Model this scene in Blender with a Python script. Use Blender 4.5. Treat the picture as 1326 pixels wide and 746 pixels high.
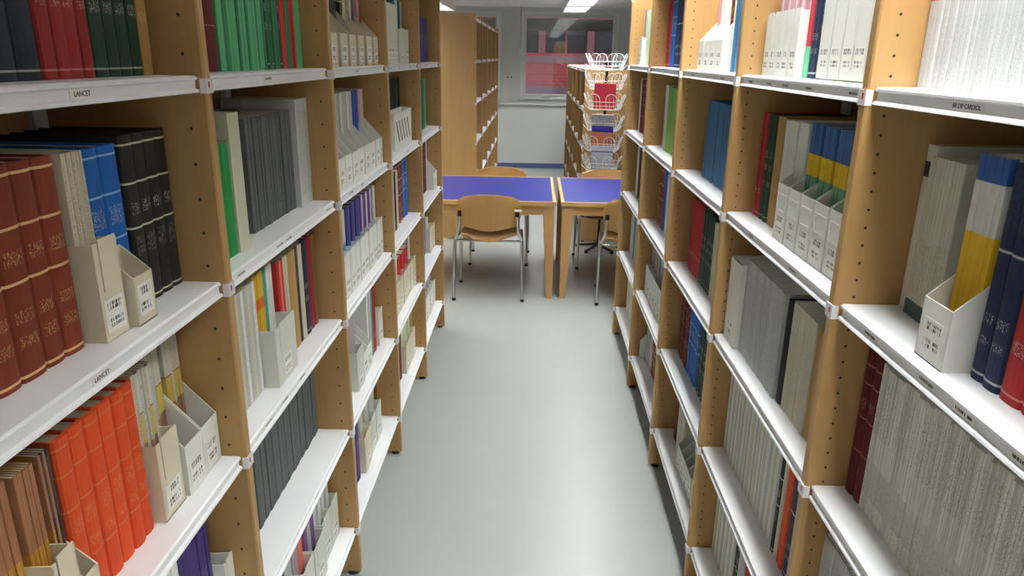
import bpy, bmesh, math, random
from mathutils import Vector, Matrix

random.seed(7)
for o in list(bpy.data.objects):
    bpy.data.objects.remove(o)
SC = bpy.context.scene
COL = SC.collection

# ------------------------------------------------------------------ camera
F_PX, PITCH, YAW, ROLL, CAM_H = 937.0, 0.3103, -0.0276, 0.0145, 1.723
_cy, _sy, _cp, _sp = math.cos(YAW), math.sin(YAW), math.cos(PITCH), math.sin(PITCH)
FWD = Vector((_sy*_cp, _cy*_cp, -_sp))
_r0 = Vector((_cy, -_sy, 0)); _u0 = _r0.cross(FWD)
RGT = _r0*math.cos(ROLL) + _u0*math.sin(ROLL)
UPV = _u0*math.cos(ROLL) - _r0*math.sin(ROLL)
cam_d = bpy.data.cameras.new('camera'); cam = bpy.data.objects.new('camera', cam_d); COL.objects.link(cam)
cam_d.sensor_width = 36.0; cam_d.lens = F_PX/1326.0*36.0; cam_d.clip_start = 0.02; cam_d.clip_end = 200
M = Matrix((RGT, UPV, -FWD)).transposed().to_4x4(); M.translation = Vector((0, 0, CAM_H)); cam.matrix_world = M
SC.camera = cam

def pray(px, py):
    return FWD + RGT*((px-663)/F_PX) + UPV*((373-py)/F_PX)
def atx(px, py, X):
    d = pray(px, py); return Vector((0, 0, CAM_H)) + d*(X/d.x)
def aty(px, py, Y):
    d = pray(px, py); return Vector((0, 0, CAM_H)) + d*(Y/d.y)
def atz(px, py, Z):
    d = pray(px, py); return Vector((0, 0, CAM_H)) + d*((Z-CAM_H)/d.z)

# ------------------------------------------------------------------ world, exposure, light levels
W = bpy.data.worlds.new('dusk_sky'); SC.world = W; W.use_nodes = True
W.node_tree.nodes['Background'].inputs[0].default_value = (0.62, 0.68, 0.80, 1)
W.node_tree.nodes['Background'].inputs[1].default_value = 1.7
SC.view_settings.view_transform = 'Standard'; SC.view_settings.look = 'None'
SC.view_settings.gamma = 1.0; SC.view_settings.use_curve_mapping = False
SC.view_settings.exposure = 0.0
LAMP_STRENGTH = 43.0
LAMP_Z = 2.335
ROW_A, ROW_B = 0.53, -1.36       # the two luminaire rows seen in the photograph
CEIL_Z = 2.44

# ------------------------------------------------------------------ colour and materials
def lin(c):
    c = c/255.0
    return c/12.92 if c <= .04045 else ((c+.055)/1.055)**2.4
def C(r, g, b):
    return (lin(r), lin(g), lin(b), 1.0)

MATS = {}
class NT:
    def __init__(s, name):
        s.m = bpy.data.materials.new(name); s.m.use_nodes = True
        s.t = s.m.node_tree; s.n = s.t.nodes; s.b = s.n['Principled BSDF']
    def node(s, typ, **kw):
        n = s.n.new(typ)
        for k, v in kw.items(): setattr(n, k, v)
        return n
    def lk(s, a, b): s.t.links.new(a, b)
    def math(s, op, a, b=None, c=None):
        n = s.node('ShaderNodeMath', operation=op)
        for i, v in enumerate((a, b, c)):
            if v is None: continue
            if isinstance(v, (int, float)): n.inputs[i].default_value = v
            else: s.lk(v, n.inputs[i])
        return n.outputs[0]
    def mix(s, f, a, b, blend='MIX'):
        n = s.node('ShaderNodeMix', data_type='RGBA', blend_type=blend)
        for i, v in ((0, f), (6, a), (7, b)):
            if isinstance(v, (int, float, tuple)): n.inputs[i].default_value = v
            else: s.lk(v, n.inputs[i])
        return n.outputs[2]
    def noise(s, vec, scale, detail=3.0):
        n = s.node('ShaderNodeTexNoise'); n.inputs['Scale'].default_value = scale; n.inputs['Detail'].default_value = detail
        if vec is not None: s.lk(vec, n.inputs['Vector'])
        return n.outputs['Fac']
    def mapping(s, vec, scale=(1, 1, 1), loc=(0, 0, 0)):
        n = s.node('ShaderNodeMapping'); n.inputs['Scale'].default_value = scale; n.inputs['Location'].default_value = loc
        s.lk(vec, n.inputs['Vector']); return n.outputs[0]
    def coord(s, which):
        if not hasattr(s, 'tc'): s.tc = s.node('ShaderNodeTexCoord')
        return s.tc.outputs[which]

def plain(name, rgb, rough=0.5, metal=0.0, var=0.0, scale=40.0, spec=0.5, coat=0.0):
    if name in MATS: return MATS[name]
    t = NT(name); t.b.inputs['Roughness'].default_value = rough; t.b.inputs['Metallic'].default_value = metal
    t.b.inputs['Specular IOR Level'].default_value = spec; t.b.inputs['Coat Weight'].default_value = coat
    col = C(*rgb)
    if var > 0:
        f = t.noise(t.coord('Object'), scale)
        a = tuple(v*(1-var) for v in col[:3])+(1,); b = tuple(min(1, v*(1+var)) for v in col[:3])+(1,)
        t.lk(t.mix(f, a, b), t.b.inputs['Base Color'])
    else:
        t.b.inputs['Base Color'].default_value = col
    MATS[name] = t.m
    return t.m

def wood(name, rgb, dark, axis='z', rough=0.42, holes=None):
    """pale veneer with long grain; holes=(x, pitch, radius) marks a drilled row on the side faces"""
    if name in MATS: return MATS[name]
    t = NT(name); oc = t.coord('Object')
    sc = {'z': (34, 34, 1.6), 'x': (1.6, 34, 34), 'y': (34, 1.6, 34)}[axis]
    g = t.noise(t.mapping(oc, sc), 1.0, 5.0)
    g2 = t.noise(t.mapping(oc, tuple(v*4 for v in sc)), 1.0, 3.0)
    f = t.math('MULTIPLY_ADD', g2, 0.35, t.math('MULTIPLY', g, 0.75))
    col = t.mix(f, C(*dark), C(*rgb))
    if holes:
        hx, pitch, rad = holes
        sp = t.node('ShaderNodeSeparateXYZ'); t.lk(oc, sp.inputs[0])
        dz = t.math('SUBTRACT', t.math('MODULO', sp.outputs['Z'], pitch), pitch/2)
        dx = t.math('SUBTRACT', t.math('ABSOLUTE', sp.outputs['X']), hx)
        d2 = t.math('ADD', t.math('MULTIPLY', dz, dz), t.math('MULTIPLY', dx, dx))
        m = t.math('LESS_THAN', d2, rad*rad)
        col = t.mix(m, col, C(28, 18, 10))
    t.lk(col, t.b.inputs['Base Color']); t.b.inputs['Roughness'].default_value = rough
    MATS[name] = t.m
    return t.m

def spine(name, base, bands=(), text=(), rough=0.5, var=0.10, streak=0.0):
    """book cover: cloth or card colour, printed bands (centre, half width, colour) and
    lettering zones (z0, z1, colour) on the spine only, a little value change per volume"""
    key = 'cover_'+name
    if key in MATS: return MATS[key]
    t = NT(key); g = t.coord('Generated'); oc = t.coord('Object')
    sp = t.node('ShaderNodeSeparateXYZ'); t.lk(g, sp.inputs[0])
    z, y, x = sp.outputs['Z'], sp.outputs['Y'], sp.outputs['X']
    oi = t.node('ShaderNodeObjectInfo')
    col = C(*base)
    lo = tuple(v*(1-var) for v in col[:3])+(1,); hi = tuple(min(1, v*(1+var)) for v in col[:3])+(1,)
    c = t.mix(oi.outputs['Random'], lo, hi)
    nz = t.noise(t.mapping(oc, (60, 60, 6)), 1.0, 3.0)
    c = t.mix(t.math('MULTIPLY', nz, 0.22), c, tuple(v*0.55 for v in col[:3])+(1,))
    if streak:
        st = t.noise(t.mapping(oc, (8, 420, 3)), 1.0, 2.0)
        c = t.mix(t.math('MULTIPLY', t.math('GREATER_THAN', st, 0.56), streak), c, tuple(v*0.45 for v in col[:3])+(1,))
    front = t.math('GREATER_THAN', x, 0.93)
    for (zc, hw, bc) in bands:
        m = t.math('LESS_THAN', t.math('ABSOLUTE', t.math('SUBTRACT', z, zc)), hw)
        c = t.mix(t.math('MULTIPLY', m, front), c, C(*bc))
    for (z0, z1, tcol) in text:
        # lettering: cells of a fine grid switched by noise that is different for each volume
        off = t.node('ShaderNodeCombineXYZ'); t.lk(t.math('MULTIPLY', oi.outputs['Random'], 37.0), off.inputs[0])
        vm = t.node('ShaderNodeVectorMath', operation='ADD'); t.lk(oc, vm.inputs[0]); t.lk(off.outputs[0], vm.inputs[1])
        n1 = t.noise(t.mapping(vm.outputs[0], (1, 520, 330)), 1.0, 1.0)
        m = t.math('GREATER_THAN', n1, 0.55)
        m = t.math('MULTIPLY', m, t.math('MULTIPLY', t.math('GREATER_THAN', z, z0), t.math('LESS_THAN', z, z1)))
        m = t.math('MULTIPLY', m, t.math('LESS_THAN', t.math('ABSOLUTE', t.math('SUBTRACT', y, 0.5)), 0.34))
        c = t.mix(t.math('MULTIPLY', t.math('MULTIPLY', m, front), 0.5), c, C(*tcol))
    t.lk(c, t.b.inputs['Base Color']); t.b.inputs['Roughness'].default_value = rough+.12; t.b.inputs['Specular IOR Level'].default_value = 0.25
    MATS[key] = t.m
    return t.m

def print_mat(name, paper, ink, rows, thr=0.5, sy=95.0):
    """paper slip with rows of tiny print (too small to read in the photograph)"""
    if name in MATS: return MATS[name]
    t = NT(name); g = t.coord('Generated'); oc = t.coord('Object')
    sp = t.node('ShaderNodeSeparateXYZ'); t.lk(g, sp.inputs[0])
    oi = t.node('ShaderNodeObjectInfo')
    off = t.node('ShaderNodeCombineXYZ'); t.lk(t.math('MULTIPLY', oi.outputs['Random'], 19.0), off.inputs[0])
    vm = t.node('ShaderNodeVectorMath', operation='ADD'); t.lk(oc, vm.inputs[0]); t.lk(off.outputs[0], vm.inputs[1])
    n1 = t.noise(t.mapping(vm.outputs[0], (1, sy*6, 40)), 1.0, 1.0)
    m = None
    for (zc, hw) in rows:
        r = t.math('LESS_THAN', t.math('ABSOLUTE', t.math('SUBTRACT', sp.outputs['Z'], zc)), hw)
        m = r if m is None else t.math('MAXIMUM', m, r)
    m = t.math('MULTIPLY', m, t.math('GREATER_THAN', n1, thr))
    m = t.math('MULTIPLY', m, t.math('LESS_THAN', t.math('ABSOLUTE', t.math('SUBTRACT', sp.outputs['Y'], 0.5)), 0.38))
    t.lk(t.mix(m, C(*paper), C(*ink)), t.b.inputs['Base Color']); t.b.inputs['Roughness'].default_value = 0.6
    MATS[name] = t.m
    return t.m

m_white = plain('white_enamel', (238, 238, 240), 0.42)
m_page = plain('page_edges', (196, 186, 158), 0.85, var=0.12, scale=260)
m_page_w = plain('page_edges_white', (222, 218, 204), 0.85, var=0.08, scale=260)
m_black = plain('black_plastic', (16, 16, 17), 0.4)
m_chrome = plain('chrome', (205, 205, 205), 0.18, metal=1.0)
m_wire = plain('white_wire', (236, 236, 230), 0.35)
m_upL = wood('upright_wood_wide_holes', (188, 150, 98), (164, 124, 74), 'z', holes=(0.033, 0.0625, 0.0028))
m_upR = wood('upright_wood_close_holes', (192, 153, 100), (168, 127, 76), 'z', holes=(0.033, 0.0312, 0.0024))
m_panel = wood('panel_wood', (196, 156, 100), (178, 136, 82), 'z')
m_back = wood('back_wood', (190, 151, 99), (166, 125, 75), 'z', 0.5)
m_twood = wood('table_wood', (205, 166, 112), (184, 142, 90), 'x')
m_tleg = wood('table_leg_wood', (200, 158, 104), (180, 136, 84), 'z')
m_ply = wood('chair_ply', (200, 156, 96), (182, 136, 78), 'z', 0.35)
m_blue = plain('blue_linoleum', (40, 50, 138), 0.33, var=0.04, scale=6)
m_clip = plain('clear_clip', (225, 222, 226), 0.25)
m_lblpaper = print_mat('shelf_slip', (236, 236, 232), (60, 60, 60), ((0.5, 0.2),), 0.46)
m_filelbl = print_mat('file_label', (240, 238, 230), (84, 84, 86), ((0.85, 0.055), (0.72, 0.055), (0.36, 0.055), (0.2, 0.055)), 0.5)
m_ink = plain('black_ink', (38, 38, 38), 0.7)
m_red_ink = plain('red_ink', (190, 40, 50), 0.7)

# ------------------------------------------------------------------ mesh helpers
class MB:
    def __init__(s): s.v = []; s.f = []; s.mi = []
    def add(s, vs, fs, mi=0):
        o = len(s.v); s.v += [tuple(p) for p in vs]
        for f in fs: s.f.append(tuple(i+o for i in f)); s.mi.append(mi)
    def box(s, a, b, mi=0):
        (x0, y0, z0), (x1, y1, z1) = a, b
        vs = [(x0,y0,z0),(x1,y0,z0),(x1,y1,z0),(x0,y1,z0),(x0,y0,z1),(x1,y0,z1),(x1,y1,z1),(x0,y1,z1)]
        s.add(vs, [(0,3,2,1),(4,5,6,7),(0,1,5,4),(1,2,6,5),(2,3,7,6),(3,0,4,7)], mi)
    def prism(s, poly, axis, a, b, mi=0):
        """polygon (2-D) extruded along axis; poly coords are the other two axes in x,y,z order"""
        n = len(poly); vs = []
        for t in (a, b):
            for p in poly:
                q = list(p); q.insert(axis, t); vs.append(tuple(q))
        fs = [tuple(range(n))[::-1], tuple(range(n, 2*n))]
        for i in range(n):
            j = (i+1) % n; fs.append((i, j, n+j, n+i))
        s.add(vs, fs, mi)
    def cyl(s, p, q, r, r2=None, n=10, mi=0, caps=True):
        p, q = Vector(p), Vector(q); r2 = r if r2 is None else r2
        d = (q-p).normalized(); a = d.orthogonal().normalized(); b = d.cross(a)
        vs = []
        for c, rr in ((p, r), (q, r2)):
            for i in range(n):
                t = 2*math.pi*i/n; vs.append(c+a*(rr*math.cos(t))+b*(rr*math.sin(t)))
        fs = [(i, (i+1) % n, n+(i+1) % n, n+i) for i in range(n)]
        if caps: fs += [tuple(range(n))[::-1], tuple(range(n, 2*n))]
        s.add(vs, fs, mi)
    def tube(s, pts, r, n=8, mi=0, closed=False):
        P = [Vector(p) for p in pts]; m = len(P); rings = []
        a = None
        for i in range(m):
            if closed: d = (P[(i+1) % m]-P[i-1]).normalized()
            else: d = (P[min(i+1, m-1)]-P[max(i-1, 0)]).normalized()
            if a is None: a = d.orthogonal().normalized()
            a = (a-d*a.dot(d)).normalized(); b = d.cross(a)
            rings.append([P[i]+a*(r*math.cos(2*math.pi*k/n))+b*(r*math.sin(2*math.pi*k/n)) for k in range(n)])
        vs = [p for rg in rings for p in rg]; fs = []
        for i in range(m if closed else m-1):
            j = (i+1) % m
            for k in range(n):
                fs.append((i*n+k, i*n+(k+1) % n, j*n+(k+1) % n, j*n+k))
        if not closed: fs += [tuple(range(n))[::-1], tuple(range((m-1)*n, m*n))]
        s.add(vs, fs, mi)
    def mesh(s, name, mats, smooth=False):
        me = bpy.data.meshes.new(name); me.from_pydata(s.v, [], s.f)
        for m in (mats if isinstance(mats, (list, tuple)) else [mats]): me.materials.append(m)
        if any(s.mi): me.polygons.foreach_set('material_index', s.mi)
        bm = bmesh.new(); bm.from_mesh(me); bmesh.ops.recalc_face_normals(bm, faces=bm.faces); bm.to_mesh(me); bm.free()
        if smooth:
            me.polygons.foreach_set('use_smooth', [True]*len(me.polygons))
            me.set_sharp_from_angle(angle=math.radians(40))
        me.update(); return me

def link(name, me, parent=None, loc=(0, 0, 0), rz=0.0):
    o = bpy.data.objects.new(name, me); COL.objects.link(o)
    o.location = loc; o.rotation_euler = (0, 0, rz)
    if parent is not None: o.parent = parent
    return o
def tag(o, label, cat, group=None):
    o['label'] = label; o['category'] = cat
    if group: o['group'] = group
    return o
def empty(name, label, cat, loc=(0, 0, 0), rz=0.0, group=None):
    o = link(name, None, None, loc, rz); o.empty_display_size = 0.05
    return tag(o, label, cat, group)
def struct(name, me, label=None):
    o = link(name, me); o['kind'] = 'structure'
    if label: o['label'] = label
    return o

# ------------------------------------------------------------------ the room
XL, XR, Y0, YW = -3.6, 3.4, -3.0, 11.78
t = NT('floor_vinyl'); n = t.noise(t.coord('Object'), 1.2, 4.0); n2 = t.noise(t.coord('Object'), 160.0, 2.0)
cc = t.mix(n, C(158, 162, 157), C(168, 171, 166)); cc = t.mix(t.math('MULTIPLY', n2, 0.10), cc, C(140, 143, 139))
t.lk(cc, t.b.inputs['Base Color']); t.b.inputs['Roughness'].default_value = 0.30; m_floor = t.m
b = MB(); b.box((XL, Y0, -0.1), (XR, YW, 0)); struct('floor', b.mesh('floor', m_floor))
m_ceil = plain('ceiling_paint', (242, 242, 240), 0.8, var=0.02)
b = MB(); b.box((XL, Y0, CEIL_Z), (XR, YW, CEIL_Z+0.1)); struct('ceiling', b.mesh('ceiling', m_ceil))
m_wall = plain('wall_paint', (212, 214, 210), 0.75, var=0.02)
m_wallg = plain('wall_grey_panel', (192, 194, 192), 0.6, var=0.02)
for nm, x0, x1 in (('wall_left', XL-0.1, XL), ('wall_right', XR, XR+0.1)):
    b = MB(); b.box((x0, Y0, 0), (x1, YW, CEIL_Z)); struct(nm, b.mesh(nm, m_wall))
b = MB(); b.box((XL, Y0-0.1, 0), (XR, Y0, CEIL_Z)); struct('wall_front', b.mesh('wall_front', m_wall))

WIN = [(-0.19, 1.20, 1.13, 2.32), (-2.55, -0.60, 1.13, 2.32)]     # x0, x1, z0, z1 of the openings
DADO = 1.0
b = MB()
b.box((XL, YW, 0), (XR, YW+0.12, DADO), 0)
b.box((XL, YW+0.015, DADO), (XR, YW+0.12, WIN[0][2]), 1)
b.box((XL, YW+0.015, WIN[0][3]), (XR, YW+0.12, CEIL_Z), 1)
xs = [XL, WIN[1][0], WIN[1][1], WIN[0][0], WIN[0][1], XR]
for i in (0, 2, 4): b.box((xs[i], YW+0.015, WIN[0][2]), (xs[i+1], YW+0.12, WIN[0][3]), 1)
struct('wall_back', b.mesh('wall_back', [m_wall, m_wallg]))
b = MB(); b.box((XL, YW-0.012, 0), (XR, YW, 0.075))
struct('baseboard_back', b.mesh('baseboard_back', plain('blue_skirting', (88, 104, 150), 0.5)))
m_alu = plain('window_aluminium', (205, 207, 203), 0.4, var=0.03)
t = NT('window_glass'); t.n.remove(t.b); out = t.n['Material Output']
tr = t.node('ShaderNodeBsdfTransparent'); gl = t.node('ShaderNodeBsdfGlossy'); gl.inputs['Roughness'].default_value = 0.015
tr.inputs[0].default_value = (0.92, 0.94, 0.93, 1); fr = t.node('ShaderNodeFresnel'); fr.inputs['IOR'].default_value = 1.6
ms = t.node('ShaderNodeMixShader'); t.lk(t.math('MULTIPLY', fr.outputs[0], 1.8), ms.inputs[0]); t.lk(tr.outputs[0], ms.inputs[1]); t.lk(gl.outputs[0], ms.inputs[2]); t.lk(ms.outputs[0], out.inputs[0])
m_glass = t.m
m_shut = plain('shutter_slat', (150, 150, 128), 0.6)
for k, (x0, x1, z0, z1) in enumerate(WIN):
    r = link('window_%d' % (k+1), None); r['kind'] = 'structure'; r.location = (x0, YW, z0)
    w, h = x1-x0, z1-z0
    b = MB(); f = 0.05
    for (a0, a1, c0, c1) in ((-f, w+f, -f, 0.0), (-f, w+f, h, h+f), (-f, 0, 0, h), (w, w+f, 0, h)):
        b.box((a0, -0.015, c0), (a1, 0.10, c1))
    f2 = 0.036
    for (a0, a1, c0, c1) in ((0, w, 0, f2), (0, w, h-f2, h), (0, f2, f2, h-f2), (w-f2, w, f2, h-f2)):
        b.box((a0+.004, 0.005, c0+.004), (a1-.004, 0.06, c1-.004))
    link('window_frame', b.mesh('window_frame', m_alu), r)
    b = MB(); b.box((f2, 0.030, f2), (w-f2, 0.036, h-f2)); link('window_pane', b.mesh('window_pane', m_glass), r)
    for s in range(4):
        b = MB(); b.prism([(0.085, h-.04-s*.045), (0.097, h-.05-s*.045), (0.097, h-.084-s*.045), (0.085, h-.0835-s*.045)], 0, 0.005, w-.005)
        link('shutter_slat', b.mesh('shutter_slat', m_shut), r)
    b = MB(); b.box((w*.22, -0.03, -0.012), (w*.22+.06, 0.004, 0.012)); b.box((w*.22+.02, -0.045, -.006), (w*.22+.12, -.028, .006))
    link('window_handle', b.mesh('window_handle', m_alu), r)
b = MB(); b.box((XL, YW-0.03, DADO-.012), (XR, YW+.02, DADO+.012)); struct('trim_1', b.mesh('trim_1', m_wall))
# shutter strap box and its strap beside the window, socket plate
b = MB(); b.box((-.03, -.03, -.06), (.03, .015, .06)); b.box((-.008, -.012, .06), (.008, -.006, CEIL_Z-1.86-.0))
o = link('shutter_strap', None, None, (-0.245, YW-.0, 1.78)); tag(o, 'grey shutter strap winder on the wall beside the window', 'strap winder')
b1 = MB(); b1.box((-.026, -.03, -.055), (.026, .016, .055)); link('winder_box', b1.mesh('winder_box', m_alu), o)
b1 = MB(); b1.box((-.008, -.012, .055), (.008, -.004, CEIL_Z-1.78)); link('strap', b1.mesh('strap', plain('strap_web', (150, 150, 146), .8)), o)
p = aty(660, 100, YW+.015)
o = empty('wall_socket', 'small double socket plate on the grey wall panel', 'socket', (p.x, YW+.015, p.z))
b1 = MB(); b1.box((-.06, -.008, -.03), (.06, .002, .03)); link('plate', b1.mesh('plate', m_wallg), o)
for s in (-.028, .028):
    b1 = MB(); b1.cyl((s, -.0095, 0), (s, -.007, 0), .012, n=12); link('outlet', b1.mesh('outlet', plain('socket_dark', (70, 70, 70), .5)), o)

# brick building across the yard, seen through the window
YB = 16.5
def brickmat():
    t = NT('far_brick'); br = t.node('ShaderNodeTexBrick'); br.inputs['Scale'].default_value = 1.0
    t.lk(t.mapping(t.coord('Object'), (1, 1, 1)), br.inputs['Vector'])
    cx = t.node('ShaderNodeSeparateXYZ'); t.lk(t.coord('Object'), cx.inputs[0])
    cb = t.node('ShaderNodeCombineXYZ'); t.lk(cx.outputs['X'], cb.inputs[0]); t.lk(cx.outputs['Z'], cb.inputs[1]); t.lk(cb.outputs[0], br.inputs['Vector'])
    br.inputs['Color1'].default_value = C(186, 74, 78); br.inputs['Color2'].default_value = C(170, 64, 68); br.inputs['Mortar'].default_value = C(168, 96, 96)
    br.inputs['Brick Width'].default_value = .24; br.inputs['Row Height'].default_value = .07; br.inputs['Mortar Size'].default_value = .008
    t.lk(br.outputs['Color'], t.b.inputs['Base Color']); t.b.inputs['Roughness'].default_value = .9
    return t.m
bb = empty('brick_building', 'red brick building with a row of dark windows seen through the window', 'building', (0, YB, -1.0))
def bz(y): return aty(735, y, YB).z+1.0
zwin0, zwin1, zband0, zband1 = bz(69), bz(38), bz(81), bz(73)
b = MB(); b.box((-4, 0, -2.0), (6, .3, zwin0)); b.box((-4, 0, zwin1), (6, .3, zwin1+4)); link('wall', b.mesh('wall', brickmat()), bb)
b = MB(); b.box((-4, -.03, zband0), (6, 0.02, zband1)); link('sill_band', b.mesh('sill_band', plain('far_sill', (134, 98, 104), .8)), bb)
b = MB(); b.box((-4, -.02, bz(121)), (6, 0.02, bz(112))); link('plinth_band', b.mesh('plinth_band', plain('far_plinth', (120, 100, 116), .8)), bb)
m_far_dark = plain('far_window_dark', (58, 54, 58), .25); m_far_pil = plain('far_pilaster', (150, 84, 92), .8)
x = aty(702, 55, YB).x - 3*1.19
pitch = aty(765, 55, YB).x-aty(702, 55, YB).x
px0 = aty(702, 55, YB).x
for k in range(-3, 4):
    xc = px0+k*pitch
    b = MB(); b.box((xc-.075, -.02, zwin0), (xc+.075, .28, zwin1)); link('pilaster', b.mesh('pilaster', m_far_pil), bb)
    b = MB(); b.box((xc+.075, .10, zwin0), (xc+pitch-.075, .14, zwin1)); g = link('window', b.mesh('window', m_far_dark), bb)
    b = MB(); b.box((xc+pitch/2-.02, .07, zwin0), (xc+pitch/2+.02, .11, zwin1)); link('mullion', b.mesh('mullion', m_far_pil), g)
b = MB(); b.box((-12, YW+.2, -3.2), (14, YB+.5, -3.0)); tag(link('yard_ground', b.mesh('yard_ground', plain('yard', (110, 108, 104), .9))), 'grey paved yard outside the window', 'ground'); bpy.data.objects['yard_ground']['kind'] = 'structure'

# ------------------------------------------------------------------ ceiling luminaires
t = NT('lamp_diffuser'); t.b.inputs['Emission Color'].default_value = (0.95, 0.985, 0.97, 1); t.b.inputs['Emission Strength'].default_value = LAMP_STRENGTH
m_emit = t.m
LW, LL, LD = 0.33, 1.24, CEIL_Z-LAMP_Z
m_refl = plain('lamp_reflector', (120, 120, 118), 0.5)
b = MB(); hw, hl = LW/2, LL/2
for sx in (-1, 1): b.box((sx*hw-.004, -hl, 0), (sx*hw+.004, hl, LD+.002))
for sy in (-1, 1): b.box((-hw+.004, sy*hl-.004, 0), (hw-.004, sy*hl+.004, LD+.002))
b.box((-hw+.004, -hl+.004, LD-.012), (hw-.004, hl-.004, LD+.002))
me_house = b.mesh('lamp_housing', m_refl)
b = MB()
for sx in (-1, 1): b.box((sx*(hw+.0041), -hl-.006, -.001), (sx*(hw+.0065), hl+.006, LD+.001))
for sy in (-1, 1): b.box((-hw-.004, sy*(hl+.0041), -.001), (hw+.004, sy*(hl+.0065), LD+.001))
me_trim = b.mesh('lamp_trim', m_white)
b = MB(); b.box((-hw+.012, -hl+.012, LD-.030), (hw-.012, hl-.012, LD-.0125)); me_diff = b.mesh('lamp_diffuser', m_emit)
m_added_louv = plain('added_louvre', (125, 125, 125), 0.6)  # invented louvre grid, added to the lamps to cut light thrown sideways
bb_ = MB(); bb_.add([(-hw+.004, -.0025, .055), (hw-.004, -.0025, .055), (hw-.004, .0025, .055), (-hw+.004, .0025, .055), (-hw+.004, -.0012, 0), (hw-.004, -.0012, 0), (hw-.004, .0012, 0), (-hw+.004, .0012, 0)], [(0,1,2,3),(4,5,6,7),(0,1,5,4),(1,2,6,5),(2,3,7,6),(3,0,4,7)])
me_added_blade = bb_.mesh('added_louvre_blade', m_added_louv)
b = MB(); b.box((-.0012, -hl+.004, 0), (.0012, hl-.004, .058)); me_added_spine = b.mesh('added_louvre_spine', m_added_louv)
NB = 12
def lamp(x, y, label, grp):
    shown = False
    for cx in (-hw, hw):
        for cyy in (-hl, hl):
            d = Vector((x+cx, y+cyy, LAMP_Z-CAM_H)); w = d.dot(FWD)
            if w > .05:
                u, v = 663+F_PX*d.dot(RGT)/w, 373-F_PX*d.dot(UPV)/w
                shown = shown or (0 <= u <= 1326 and 0 <= v <= 746)
    end = '' if shown else '_offscreen'
    print('LAMP', round(x, 2), round(y, 2), shown)
    r = empty('ceiling_light'+end, label, 'ceiling light', (x, y, LAMP_Z), 0, grp)
    link('housing', me_house, r); link('diffuser'+end, me_diff, r); link('housing_trim', me_trim, r)
    for k in range(1, NB): link('added_louvre_blade', me_added_blade, r, (0, -hl+LL*k/NB, 0))
    for k in (1, 2, 3): link('added_louvre_spine', me_added_spine, r, (-hw+LW*k/4, 0, 0))
yA = [11.15-0.61-k*1.36 for k in range(10)]
for y in yA:
    lamp(ROW_A, y, 'white fluorescent ceiling light in the row running to the window', 'ceiling lights in the row running to the window')
for y in yA:
    lamp(ROW_B, y, 'white fluorescent ceiling light in the row over the tall far cabinet', 'ceiling lights in the row over the tall cabinet')

# ------------------------------------------------------------------ shelving
MOD, UT = 0.8, 0.025
SHELF_Z = {0: 2.055, 1: 1.684, 2: 1.314, 3: 0.945, 4: 0.565, 5: 0.192}     # top surface of each board
DEP = 0.30
SIDES = {'L': dict(x=-0.568, y1=1.2866, s=-1, rz=0.0, n=5, ztop=2.09),
         'R': dict(x=0.537, y1=1.2432, s=1, rz=math.pi, n=5, ztop=2.09)}
SIDE_TXT = {'L': 'tall-cabinet side', 'R': 'wire-rack side'}
BAY_TXT = {1: 'fifth bay from tables', 2: 'fourth bay from tables', 3: 'third bay from tables', 4: 'second bay from tables', 5: 'bay nearest tables'}
SH_TXT = {1: 'fifth shelf up', 2: 'fourth shelf up', 3: 'third shelf up', 4: 'second shelf up', 5: 'bottom shelf'}

def upright_mesh(name, mat, ztop, dep=DEP):
    # local: front edge at x=0, body to x=-dep, thickness along y, rounded front arrises
    b = MB(); r = .003; h = UT/2
    b.prism([(-dep, -h), (-r, -h), (0, -h+r), (0, h-r), (-r, h), (-dep, h)], 2, 0.012, ztop)
    return b.mesh(name, mat)
def shelf_mesh(L, dep=DEP):
    # board with a rounded top arris, a recessed label channel and a projecting lower lip
    b = MB(); y = L/2
    prof = [(-dep+.012, 0), (-.004, 0), (0, -.003), (0, -.0065), (-.0045, -.0085), (-.0045, -.0215), (.001, -.0235), (.002, -.0275), (-.003, -.029), (-.012, -.029), (-.012, -.004), (-dep+.012, -.004)]
    b.prism(prof, 1, -y, y)
    return b.mesh('shelf', m_white)
def post_mesh(z0, z1):
    b = MB(); b.box((0, -.018, z0), (.012, .018, z1)); return b.mesh('back_post', m_white)

me_clip = None
b = MB(); b.box((-.009, -.0145, -.012), (.0025, .0130, .013)); me_clip = b.mesh('shelf_clip', m_clip)
b = MB(); b.box((.0022, -.006, -.002), (.0030, -.001, .008)); me_clipmark = b.mesh('clip_mark', m_red_ink)
b = MB(); b.cyl((0, 0, 0), (0, 0, .013), .017, n=12); me_foot = b.mesh('foot', m_black)

def text_mesh(s, size):
    cu = bpy.data.curves.new('title', 'FONT'); cu.body = s; cu.size = size; cu.align_x = 'CENTER'; cu.align_y = 'CENTER'; cu.extrude = .0001; cu.offset = size*.012
    o = bpy.data.objects.new('tmp', cu); COL.objects.link(o)
    dg = bpy.context.evaluated_depsgraph_get()
    me = bpy.data.meshes.new_from_object(o.evaluated_get(dg)); bpy.data.objects.remove(o)
    me.materials.clear(); me.materials.append(m_ink); return me

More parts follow.
